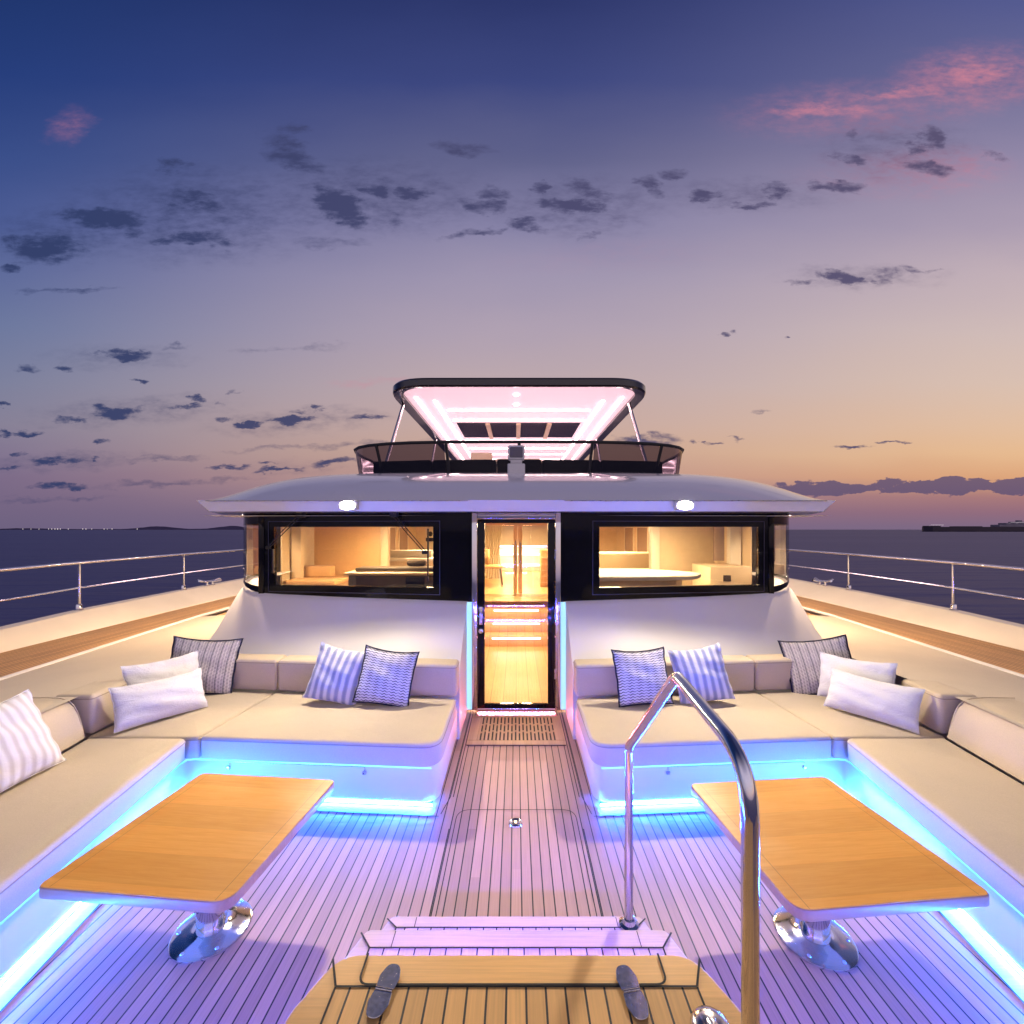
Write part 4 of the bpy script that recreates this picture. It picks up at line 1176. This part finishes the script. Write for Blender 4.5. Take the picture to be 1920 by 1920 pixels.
tube(bm, fillet([(-.350, 4.386, 1.05), (-.350, 4.35, 1.05), (-.350, 4.345, .93)], .015), .008, 10)
finish(bm, 'handle', M_chrome, door)
bm = bmesh.new(); lathe(bm, [(0, .012), (.018, .012), (.024, .008), (.025, 0)], 20, (0, 0, 0), M=Matrix.Translation((-.355, 4.399, .83)) @ Matrix.Rotation(R(90), 4, 'X')); finish(bm, 'lock', M_chrome, door)
M_sill = emat('red_sill_fill', (1, .14, .22), 420); M_sill.cycles.emission_sampling = 'FRONT'  # strip added to redden the grate and walkway before the door
bm = bmesh.new(); bm.faces.new([bm.verts.new(p) for p in ((-.385, 4.396, .0105), (-.385, 4.396, .0035), (.385, 4.396, .0035), (.385, 4.396, .0105))]); finish(bm, 'added_sill_light', M_sill, door, smooth=False, recalc=False)
# hinges on the right stile
for zz in (.4, 1.0, 1.6):
    bm = bmesh.new(); tube(bm, [(.392, 4.392, zz-.05), (.392, 4.392, zz+.05)], .009, 10); finish(bm, 'hinge', M_steel, door)

# window wipers on the left front window
def wiper(x_top, z_top, x_bot, z_bot, blade, label):
    def on(x, off): # front plane
        return A0[1]+(abs(x)-A0[0])/dirx*diry - off
    wp_ = bmesh.new()
    for dx in (-.018, .018):
        tube(wp_, [(x_top+dx, on(x_top, .06), z_top), ((x_top+x_bot)/2+dx, on((x_top+x_bot)/2, .07), (z_top+z_bot)/2), (x_bot+dx*.8, on(x_bot, .045), z_bot)], .0055, 8)
    box(wp_, x_bot-.035, x_bot+.02, on(x_bot, .055), on(x_bot, .03), z_bot-.02, z_bot+.015, .006, 1)
    box(wp_, x_top-.04, x_top+.04, on(x_top, .075), on(x_top, .002), z_top-.02, z_top+.035, .008, 1)
    o_ = finish(wp_, 'wiper', M_blackm, dh)
    b_ = bmesh.new(); x0, z0, x1, z1 = blade
    tube(b_, [(x0, on(x0, .03), z0), (x1, on(x1, .03), z1)], .008, 8)
    box(b_, x0-.004, x0+.004, on(x0, .022), on(x0, .004), min(z0, z1), max(z0, z1), 0)
    finish(b_, 'blade', M_blackm, o_)
    o_['label'] = label
wiper(-2.29, 2.0, -2.655, 1.66, (-2.62, 1.64, -2.62, 1.38), 'double arm wiper at the outer end of the left window')
wiper(-1.26, 2.0, -.93, 1.62, (-.905, 1.86, -.905, 1.32), 'double arm wiper at the inner end of the left window')

# ------------------------------------------------------------------ flood lamps and search lamp on the roof
for s in (-1, 1):
    t = thing('floodlight', 'bright white floodlight under the roof edge above the %s window' % names[s], 'floodlight', (1.545*s, 4.0, 2.06))
    bm = bmesh.new()
    box(bm, 1.545*s-.085, 1.545*s+.085, 4.0, 4.074, 2.032, 2.112, .012, 2)
    tube(bm, [(1.545*s, 4.03, 2.10), (1.545*s, 4.09, 2.10)], .014, 10)
    finish(bm, 'housing', M_lampwhite, t)
    bm = bmesh.new()
    lathe(bm, [(0, .006), (.04, .005), (.06, .003), (.066, 0)], 24, M=Matrix.Translation((1.545*s, 3.992, 2.072)) @ Matrix.Rotation(R(87), 4, 'X') @ Matrix.Diagonal((1, .62, 1, 1)))
    finish(bm, 'lens', M_flood, t)
    ld = bpy.data.lights.new('flood_lamp', 'AREA'); ld.shape = 'ELLIPSE'; ld.size = .13; ld.size_y = .08
    ld.energy = 108; ld.color = (1, .83, .64)
    lo_ = bpy.data.objects.new('flood_lamp', ld); col.objects.link(lo_); lo_.parent = t
    lo_.location = Vector((1.545*s, 3.984, 2.072))-t.location; lo_.rotation_euler = (R(-72), 0, 0)

zb = zt(0, 5.3)
sl = thing('searchlight', 'small white square searchlight on a post at the roof centre', 'searchlight', (0, 5.3, zb))
bm = bmesh.new()
prism(bm, roundpoly([(-.105, 5.2), (.105, 5.2), (.105, 5.4), (-.105, 5.4)], .03), zb-.04, zb+.10, .012, 2)
prism(bm, roundpoly([(-.07, 5.23), (.07, 5.23), (.07, 5.37), (-.07, 5.37)], .02), zb+.10, zb+.15, .01, 2)
finish(bm, 'base', M_lampwhite, sl)
bm = bmesh.new()
Mh = Matrix.Translation((0, 5.28, zb+.235)) @ Matrix.Rotation(R(90), 4, 'X')
s_ = bmesh.new(); prism(s_, roundpoly([(-.10, -.085), (.10, -.085), (.10, .085), (-.10, .085)], .028), -.07, .06, .012, 3); s_.transform(Mh); merge(bm, s_)
finish(bm, 'housing', M_lampwhite, sl)
bm = bmesh.new(); s_ = bmesh.new(); prism(s_, roundpoly([(-.078, -.064), (.078, -.064), (.078, .064), (-.078, .064)], .016), .0605, .063, .001, 1)
s_.transform(Mh); merge(bm, s_)
for q in range(5):
    s_ = bmesh.new(); box(s_, -.07, .07, -.05+q*.024, -.044+q*.024, .0632, .066); s_.transform(Mh); merge(bm, s_)
finish(bm, 'lens', pmat('searchlight_lens', (.14, .13, .17), .2), sl)

# ------------------------------------------------------------------ flybridge: screen, cushions, hardtop
fb = thing('flybridge_screen', 'curved tinted windscreen with black rail around the flybridge', 'windscreen', (0, 6.5, 2.5))
half = [(0, 6.0), (.5, 6.0), (1.0, 6.02), (1.45, 6.07), (1.8, 6.15), (2.08, 6.27), (2.27, 6.42), (2.39, 6.6), (2.46, 6.85), (2.5, 7.2), (2.5, 8.2)]
half = [(x*1.035, y) for x, y in half]
full = [(-x+.04, y) for x, y in half[::-1]]+[(x+.04, y) for x, y in half[1:]]
for sel, mat_ in ((lambda x: x <= -.99+.04, M_tint), (lambda x: abs(x-.04) <= 1.05, M_glass), (lambda x: x >= .99+.04, M_tint)):
    bm = bmesh.new(); prev = None
    for x, y in full:
        if not sel(x): continue
        q = [bm.verts.new((x*.975, y+.07, 2.52)), bm.verts.new((x, y, 3.05))]
        if prev: bm.faces.new((prev[0], q[0], q[1], prev[1]))
        prev = q
    finish(bm, 'screen', mat_, fb)
bm = bmesh.new(); tube(bm, [(x, y, 3.055) for x, y in full], .022, 10); finish(bm, 'top_rail', M_blackm, fb)
for s in (-1, 0, 1):
    for x, y in (((0, 6.0),) if s == 0 else ((1.01, 6.02), (2.03, 6.21))):
        bm = bmesh.new(); xx = x*(s if s else 1)+.04; 
        tube(bm, [(xx, y-.0, 3.05), (xx*.955, y+.11, 2.52)], .022, 8)
        finish(bm, 'post', M_blackm, fb)
for i, (x0, x1) in enumerate(((-2.1, -1.22), (-1.205, -.29), (-.275, .355), (.37, 1.20), (1.215, 2.15))):
    def yl(x): return 6.2+.045*x*x
    t = thing('sunpad_cushion', ['black cushion at the left end of the row behind the flybridge screen', 'black flybridge cushion second from the left end of its row', 'short black flybridge cushion behind the white searchlight', 'black flybridge cushion second from the right end of its row', 'black cushion at the right end of the row behind the flybridge screen'][i], 'cushion', ((x0+x1)/2, yl((x0+x1)/2)+.2, 2.55), 'black cushions along the flybridge front')
    bm = bmesh.new(); xm = (x0+x1)/2
    soft_prism(bm, roundpoly([(x0, yl(x0)), (xm, yl(xm)), (x1, yl(x1)), (x1, yl(x1)+.4), (xm, yl(xm)+.4), (x0, yl(x0)+.4)], [.04, .1, .04, .04, .1, .04]), 2.50, 2.85, .03, .008)
    finish(bm, 'cover', M_blackf, t, angle=60)
    pipe(roundpoly([(x0, yl(x0)), (xm, yl(xm)), (x1, yl(x1)), (x1, yl(x1)+.4), (xm, yl(xm)+.4), (x0, yl(x0)+.4)], [.03, .1, .03, .03, .1, .03]), 2.815, .006, t, M_blackf)

hd = thing('hardtop', 'flybridge hardtop with black rim and pink lit ceiling on steel struts', 'hardtop', (0, 11, 2.5))
zc = 4.2
outer = roundpoly([(-2.13, 6.98), (2.23, 6.98), (2.23, 15.6), (-2.13, 15.6)], [.72, .72, .3, .3], 12)
inn = roundpoly([(-1.95, 7.07), (2.05, 7.07), (2.05, 15.45), (-1.95, 15.45)], [.62, .62, .25, .25], 12)
bm = bmesh.new()
nO = len(outer)
lv = [[(outer, zc-.07, .97), (outer, zc-.02, 1.0), (outer, zc+.05, 1.0), (outer, zc+.085, .985)]]
ringv = []
ctr = Vector((0, 11.2))
for poly_, zz, sc_ in ((inn, zc-.005, 1.0), (inn, zc-.05, 1.0), (outer, zc-.065, .994), (outer, zc-.04, 1.0), (outer, zc+.05, 1.0), (outer, zc+.085, .992)):
    ringv.append([bm.verts.new((ctr.x+(x-ctr.x)*sc_, ctr.y+(y-ctr.y)*sc_, zz)) for x, y in poly_])
for a, b_ in zip(ringv[:-1], ringv[1:]):
    for i in range(nO): bm.faces.new((a[i], a[(i+1) % nO], b_[(i+1) % nO], b_[i]))
bm.faces.new(ringv[-1])
finish(bm, 'rim', pmat('black_gloss_rim', (.02, .016, .016), .18, coat=.4), hd)
bm = bmesh.new(); prism(bm, inn, zc, zc+.02); finish(bm, 'ceiling', M_pinkceil, hd, smooth=False)
def strip(x0, y0, x1, y1, wdt=.045):
    bm = bmesh.new(); d = Vector((x1-x0, y1-y0)).normalized(); n_ = Vector((-d.y, d.x))*wdt/2
    prism(bm, [(x0+n_.x, y0+n_.y), (x1+n_.x, y1+n_.y), (x1-n_.x, y1-n_.y), (x0-n_.x, y0-n_.y)], zc-.018, zc-.002)
    finish(bm, 'light_strip', M_pinkled, hd, smooth=False)
for s in (-1, 1):
    strip(1.83*s+.05, 7.75, 1.83*s+.05, 14.8); strip(1.53*s+.05, 7.95, 1.50*s+.05, 14.6)
for y in (8.6, 9.38, 11.5, 12.6, 13.6, 14.6): strip(-1.35, y, 1.45, y, .04)
bm = bmesh.new(); prism(bm, [(-1.31, 9.6), (1.41, 9.6), (1.41, 11.1), (-1.31, 11.1)], zc-.012, zc-.004); finish(bm, 'skylight', pmat('skylight_dark', (.05, .04, .045), .08, spec=.6), hd, smooth=False)
for x in (-.63, .05, .73):
    bm = bmesh.new(); box(bm, x-.05, x+.05, 9.6, 11.1, zc-.05, zc-.0125, .006, 1); finish(bm, 'beam', M_beige, hd)
for x, y in ((0, 7.6), (0, 8.2)):
    bm = bmesh.new(); lathe(bm, [(0, -.02), (.045, -.018), (.055, -.004)], 16, (x, y, zc)); finish(bm, 'downlight', M_pinkled, hd)
for s in (-1, 1):
    for (xa, ya, za, xb, yb2, zb2, r_) in ((2.05, 7.95, zc-.06, 2.25, 7.15, 2.52, .028), (2.04, 11.1, zc-.06, 2.2, 10.6, 2.5, .026)):
        bm = bmesh.new(); tube(bm, [(xa*s, ya, za), (xb*s, yb2, zb2)], r_, 12)
        lathe(bm, [(.06, 0), (.06, .02), (.03, .04)], 14, (xb*s, yb2, zb2)); finish(bm, 'strut', M_chrome, hd)
# flybridge table with angled top
ft = thing('flybridge_table', 'cream angular table standing under the pink lit hardtop', 'table', (0, 9.3, 2.55))
bm = bmesh.new(); prism(bm, roundpoly([(-.62, 9.0), (-.35, 8.75), (.45, 8.75), (.62, 9.0), (.62, 9.9), (-.62, 9.9)], .05), 3.20, 3.27, .015, 2); finish(bm, 'tabletop', M_beige, ft)
bm = bmesh.new(); lathe(bm, [(.28, 2.55), (.28, 2.58), (.08, 2.60), (.08, 3.16), (.2, 3.2)], 24, (0, 9.35, 0)); finish(bm, 'pedestal', M_chrome, ft)
fc = thing('pilot_chair', 'dark upholstered helm seat left of the flybridge table', 'seat', (-.75, 9.8, 2.55))
bm = bmesh.new(); prism(bm, roundpoly([(-1.05, 9.6), (-.55, 9.6), (-.55, 10.1), (-1.05, 10.1)], .06), 3.0, 3.14, .03, 3); finish(bm, 'seat', M_seat, fc)
bm = bmesh.new(); box(bm, -1.05, -.55, 10.02, 10.14, 3.14, 3.62, .05, 3); finish(bm, 'backrest', M_seat, fc)
bm = bmesh.new(); lathe(bm, [(.22, 2.55), (.2, 2.58), (.06, 2.62), (.06, 3.0)], 18, (-.8, 9.85, 0)); finish(bm, 'pedestal', M_steel, fc)

# ------------------------------------------------------------------ inside the deckhouse
bm = bmesh.new()
def quad(bm, pts, mat=0):
    f = bm.faces.new([bm.verts.new(p) for p in pts]); f.material_index = mat
quad(bm, ((-.8, 4.5, .006), (.8, 4.5, .006), (.8, 6.9, .006), (-.8, 6.9, .006)))
quad(bm, ((-3.3, 7.5, .62), (3.3, 7.5, .62), (3.3, 14, .62), (-3.3, 14, .62)))
for s in (-1, 1):
    quad(bm, ((.8*s, 4.55, .62), (3.2*s, 4.9, .62), (3.3*s, 7.5, .62), (.8*s, 7.5, .62)))
    quad(bm, ((.8*s, 4.5, 0), (.8*s, 7.5, 0), (.8*s, 7.5, .62), (.8*s, 4.5, .62)), 1)
o = finish(bm, 'cabin_floor', [M_ifloor, M_wood], smooth=False); o['kind'] = 'structure'
bm = bmesh.new()
quad(bm, ((-3.26, 4.5, 1.995), (3.26, 4.5, 1.995), (3.26, 14, 1.995), (-3.26, 14, 1.995)))
o = finish(bm, 'cabin_ceiling', M_intwhite, smooth=False); o['kind'] = 'structure'
bm = bmesh.new()
box(bm, -3.26, 3.26, 14, 14.1, .62, 1.99)
for s in (-1, 1):
    box(bm, min(3.215*s, 3.235*s), max(3.215*s, 3.235*s), 6.0, 14, .62, 1.99)
o = finish(bm, 'cabin_wall', M_beige, smooth=False); o['kind'] = 'structure'
# side windows seen through the front glass
M_night = pmat('night_window', (.30, .22, .18), .12)
for s in (-1, 1):
    for i, y in enumerate((8.0, 9.3, 10.6, 11.9)):
        w_ = thing('saloon_window', '%s dark saloon side window inside the deckhouse, %s side' % (['first', 'second', 'third', 'fourth'][i], names[s]), 'window', (3.21*s, y+.5, 1.2), 'saloon side windows')
        bm = bmesh.new(); box(bm, min(3.195*s, 3.212*s), max(3.195*s, 3.212*s), y+.05, y+.95, 1.22, 1.90); finish(bm, 'pane', M_night, w_)
        bm = bmesh.new()
        for (ya, yb2, za, zb2) in ((y, y+1.0, 1.17, 1.219), (y, y+1.0, 1.901, 1.95), (y, y+.049, 1.22, 1.90), (y+.951, y+1.0, 1.22, 1.90)):
            box(bm, min(3.185*s, 3.213*s), max(3.185*s, 3.213*s), ya, yb2, za, zb2, .004, 1)
        finish(bm, 'frame', M_intwhite, w_)
# lit ceiling panels
def ceil(x, y, a, b_, label):
    t = thing('ceiling_light', label, 'ceiling light', (x, y, 1.99), 'warm ceiling lights inside the deckhouse')
    bm = bmesh.new(); box(bm, x-a, x+a, y-b_, y+b_, 1.975, 1.99, .004, 1); finish(bm, 'frame', M_intwhite, t)
    bm = bmesh.new(); box(bm, x-a*.9, x+a*.9, y-b_*.9, y+b_*.9, 1.970, 1.9745); finish(bm, 'diffuser', M_warm, t)
for s in (-1, 1):
    ceil(1.75*s, 5.6, .35, .25, 'warm ceiling light above the %s front window' % names[s])
    ceil(1.9*s, 9.4, .45, .45, 'warm ceiling light in the %s half of the saloon' % names[s])
ceil(0, 6.0, .3, .4, 'warm ceiling light over the passage behind the door')
ceil(0, 9.2, .35, .5, 'warm ceiling light over the saloon centre')
ceil(0, 12.2, .5, .5, 'warm ceiling light at the aft end of the saloon')

cs = thing('cabin_steps', 'lit steps behind the glass door rising to the saloon', 'steps', (0, 7.2, 0))
for y, z0, z1 in ((6.9, 0, .16), (7.2, .16, .325), (7.5, .325, .49), (7.8, .49, .62)):
    bm = bmesh.new(); box(bm, -.79, .79, y, 8.2, z0+.004, z1+.003, .008, 2); finish(bm, 'tread', M_ifloor, cs)
for y, zz in ((6.895, .135), (7.195, .30), (7.495, .465)):
    bm = bmesh.new(); box(bm, -.38, .38, y-.014, y-.001, zz-.008, zz+.010); finish(bm, 'light_strip', M_stairled, cs)
# glazed saloon doors with pair of pull bars
sdr = thing('saloon_door', 'inner glazed double door with pair of long chrome pull bars', 'door', (0, 8.4, .62))
bm = bmesh.new()
for x0, x1 in ((-.085, -.005), (.005, .085), (-.86, -.80), (.80, .86)): box(bm, x0+.03, x1+.03, 8.38, 8.42, .625, 1.97, .005, 1)
box(bm, -.83, .89, 8.381, 8.419, 1.93, 1.99, .004, 1)
finish(bm, 'frame', M_wood, sdr)
for x in (-.018, .075):
    bm = bmesh.new(); tube(bm, fillet([(x, 8.38, 1.03), (x, 8.33, 1.03), (x, 8.33, 1.62), (x, 8.38, 1.62)], .02), .012, 10); finish(bm, 'pull_bar', M_chrome, sdr)
for x0, x1 in ((-.77, -.055), (.115, .83)):
    bm = bmesh.new(); box(bm, x0, x1, 8.396, 8.402, .63, 1.925); finish(bm, 'pane', M_glass, sdr)
# dining chairs, table, cabinets
def chair(x, y, rot, label):
    t = thing('dining_chair', label, 'chair', (x, y, .62))
    bm = bmesh.new(); prism(bm, roundpoly([(x-.23, y-.22), (x+.23, y-.22), (x+.21, y+.22), (x-.21, y+.22)], .07), 1.02, 1.08, .02, 3); finish(bm, 'seat', M_wood, t)
    bm = bmesh.new()
    prev = None
    for i in range(9):
        a = R(200+140*i/8-180+180); px = x+.24*math.cos(a)*rot; py = y+.2*math.sin(a)
        q = [bm.verts.new((x-.23*rot*math.cos(R(-70+140*i/8)), y+.22*math.sin(R(-70+140*i/8)), zz)) for zz in (1.10, 1.42)]
        if prev: bm.faces.new((prev[0], q[0], q[1], prev[1]))
        prev = q
    o_ = finish(bm, 'backrest', M_wood, t); md = o_.modifiers.new('thick', 'SOLIDIFY'); md.thickness = .03
    for sx in (-1, 1):
        for sy in (-1, 1):
            bm = bmesh.new(); tube(bm, [(x+.17*sx, y+.16*sy, 1.03), (x+.22*sx, y+.21*sy, .624)], .014, 8, r2=.009); finish(bm, 'leg', M_intdark, t)
chair(-.52, 9.5, 1, 'brown dining chair seen through the left half of the glass door')
chair(-1.5, 10.3, 1, 'brown dining chair farther inside left of the saloon')
tt = thing('dining_table', 'pale dining table inside the saloon left of the door', 'table', (-1.3, 9.4, .62))
bm = bmesh.new(); prism(bm, roundpoly([(-2.2, 9.0), (-.85, 9.0), (-.85, 10.0), (-2.2, 10.0)], .1), 1.33, 1.37, .01, 2); finish(bm, 'tabletop', M_intwhite, tt)
bm = bmesh.new(); lathe(bm, [(.3, .624), (.28, .65), (.08, .68), (.07, 1.3), (.2, 1.33)], 20, (-1.5, 9.5, 0)); finish(bm, 'pedestal', M_wood, tt)
def block(name, label, cat, parts):
    t = thing(name, label, cat, (sum(p[1][0]+p[1][1] for p in parts)/2/len(parts), parts[0][1][2], parts[0][1][4]))
    for nm, b_, m_, bv in parts:
        bm = bmesh.new(); box(bm, *b_, bv, 2); finish(bm, nm, m_, t)
    return t
block('wood_partition', 'tall wooden partition behind the left window', 'partition', [('panel', (-3.05, -2.05, 6.6, 6.68, .624, 1.985), M_wood, .004), ('post', (-2.045, -1.93, 6.58, 6.70, .624, 1.985), M_beige, .006), ('post', (-3.19, -3.055, 6.2, 6.3, .624, 1.985), M_beige, .006)])
block('window_bench', 'low wooden bench box behind the left window', 'bench', [('seat', (-3.15, -2.45, 5.9, 6.55, 1.10, 1.16), M_wood, .01), ('body', (-3.12, -2.5, 5.95, 6.5, .624, 1.099), M_beige, .005), ('backrest', (-3.15, -2.7, 6.35, 6.54, 1.161, 1.32), M_wood, .02)])
block('helm_console', 'dark helm console with pale top edge behind the left window', 'console', [('body', (-2.06, -.95, 5.35, 5.75, .624, 1.29), M_intdark, .02), ('top', (-2.10, -.92, 5.31, 5.80, 1.292, 1.325), M_beige, .01), ('screen', (-1.35, -1.12, 5.33, 5.345, 1.05, 1.27), M_black, .003), ('instrument_hood', (-2.0, -1.0, 5.42, 5.7, 1.327, 1.375), M_intdark, .015), ('chair_back', (-1.42, -1.16, 5.62, 5.72, 1.377, 1.46), M_intdark, .04)])
block('chart_pedestal', 'small dark navigation display on a post behind the inner wiper', 'display', [('screen', (-.99, -.88, 4.78, 4.80, 1.72, 1.76), M_blackm, .003), ('head', (-.965, -.915, 4.77, 4.81, 1.775, 1.83), M_blackm, .02), ('post', (-.90, -.886, 4.78, 4.80, 1.24, 1.719), M_blackm, .003)])
block('saloon_counter', 'pale counter with glassware inside left of the saloon', 'counter', [('body', (-2.9, -1.3, 7.9, 8.4, .624, 1.28), M_beige, .01), ('top', (-2.95, -1.25, 7.86, 8.45, 1.282, 1.33), M_intwhite, .01), ('shelf', (-2.6, -1.6, 8.2, 8.4, 1.332, 1.46), M_intwhite, .01)])
block('beige_partition', 'tall smooth beige partition behind the right window', 'partition', [('panel', (2.16, 3.0, 6.6, 6.68, .624, 1.985), M_beige, .004), ('post', (2.03, 2.155, 6.57, 6.70, .624, 1.985), M_intwhite, .006), ('post', (3.03, 3.19, 6.2, 6.3, .624, 1.985), M_intwhite, .006)])
block('side_cabinet', 'beige side cabinet with dark vent at the right window end', 'cabinet', [('body', (2.55, 3.1, 5.75, 6.35, .624, 1.36), M_beige, .01), ('vent', (2.72, 2.82, 5.742, 5.749, 1.17, 1.25), M_intdark, .001), ('window_blind', (2.86, 3.0, 6.30, 6.36, 1.40, 1.92), M_night, .004)])
ds = thing('curved_desk', 'white curved desk top right behind the right window glass', 'desk', (1.6, 5.4, .62))
bm = bmesh.new(); prism(bm, roundpoly([(.85, 4.95), (2.1, 5.1), (2.35, 5.5), (1.9, 5.95), (.85, 5.95)], [.02, .3, .2, .4, .02]), 1.26, 1.31, .015, 3); finish(bm, 'desktop', M_intwhite, ds)
bm = bmesh.new(); prism(bm, roundpoly([(.9, 5.1), (1.9, 5.2), (2.1, 5.5), (1.8, 5.85), (.9, 5.85)], .1), .624, 1.258, .01, 2); finish(bm, 'body', M_beige, ds)
sf = thing('saloon_sofa', 'cream sofa inside the right half of the saloon', 'sofa', (2.2, 9, .62))
bm = bmesh.new(); box(bm, 1.3, 3.1, 8.2, 9.1, .624, 1.05, .04, 3); finish(bm, 'seat', M_curtain, sf)
bm = bmesh.new(); box(bm, 1.3, 3.1, 9.1, 9.3, .63, 1.38, .05, 3); finish(bm, 'backrest', M_curtain, sf)
for x, lab in ((-.62, 'cream gathered curtain at the left of the glass door view'), (2.0, 'cream gathered curtain inside the right half of the saloon'), (-2.2, 'cream gathered curtain inside the left half of the saloon')):
    bm = bmesh.new(); prev = None
    yq = 10.9 if abs(x) < 1 else 11.8
    for i in range(41):
        xx = x-.28+.56*i/40; yv = yq+.035*math.sin(i*1.25)
        q = []
        for zz in (.63, 1.0, 1.35, 1.985):
            tq = .72 if zz == 1.35 else .85 if zz == 1.0 else 1
            q.append(bm.verts.new((x+(xx-x)*tq, yv, zz)))
        if prev:
            for h in range(3): bm.faces.new((prev[h], q[h], q[h+1], prev[h+1]))
        prev = q
    o = finish(bm, 'curtain', M_curtain); tag(o, lab, 'curtain')
# aft end: blue lit bar seen through the door
ab = thing('aft_bar', 'blue lit bar at the aft end seen through the door', 'bar', (.1, 13, .62))
bm = bmesh.new(); box(bm, -.7, .95, 12.9, 13.3, .63, 1.35, .01, 2); finish(bm, 'counter', M_intwhite, ab)
for zz, m_ in ((.80, (.9, .7, 1)), (1.12, (.3, .8, 1)), (1.36, (.35, .3, 1))):
    bm = bmesh.new(); box(bm, -.65, .9, 12.86, 12.895, zz-.02, zz+.02, .004, 1); finish(bm, 'light_strip', emat('bar_led_%d' % int(zz*100), m_, 5), ab)
wr = thing('wine_rack', 'dark wood rack with pale shelves right inside the door view', 'rack', (.75, 9.2, .62))
bm = bmesh.new(); box(bm, .52, 1.1, 9.3, 9.7, .63, 1.42, .006, 1); finish(bm, 'body', M_wood, wr)
for i in range(5):
    bm = bmesh.new(); box(bm, .53, 1.09, 9.27, 9.295, .72+.13*i, .735+.13*i, .002, 1); finish(bm, 'shelf', M_beige, wr)

for nm in ('glowing_pink_ceiling', 'cyan_jamb_glow', 'town_light', 'ship_light', 'flood_lens', 'bar_led_80', 'bar_led_112', 'bar_led_136'):
    bpy.data.materials[nm].cycles.emission_sampling = 'NONE'
# ------------------------------------------------------------------ render settings
scn.view_settings.view_transform = 'Standard'; scn.view_settings.look = 'None'
scn.view_settings.exposure = 0; scn.view_settings.gamma = 1
c = scn.cycles
c.use_denoising = True
c.max_bounces = 8; c.diffuse_bounces = 4; c.glossy_bounces = 4; c.transparent_max_bounces = 12; c.transmission_bounces = 4
c.sample_clamp_indirect = 6; c.caustics_reflective = False; c.caustics_refractive = False
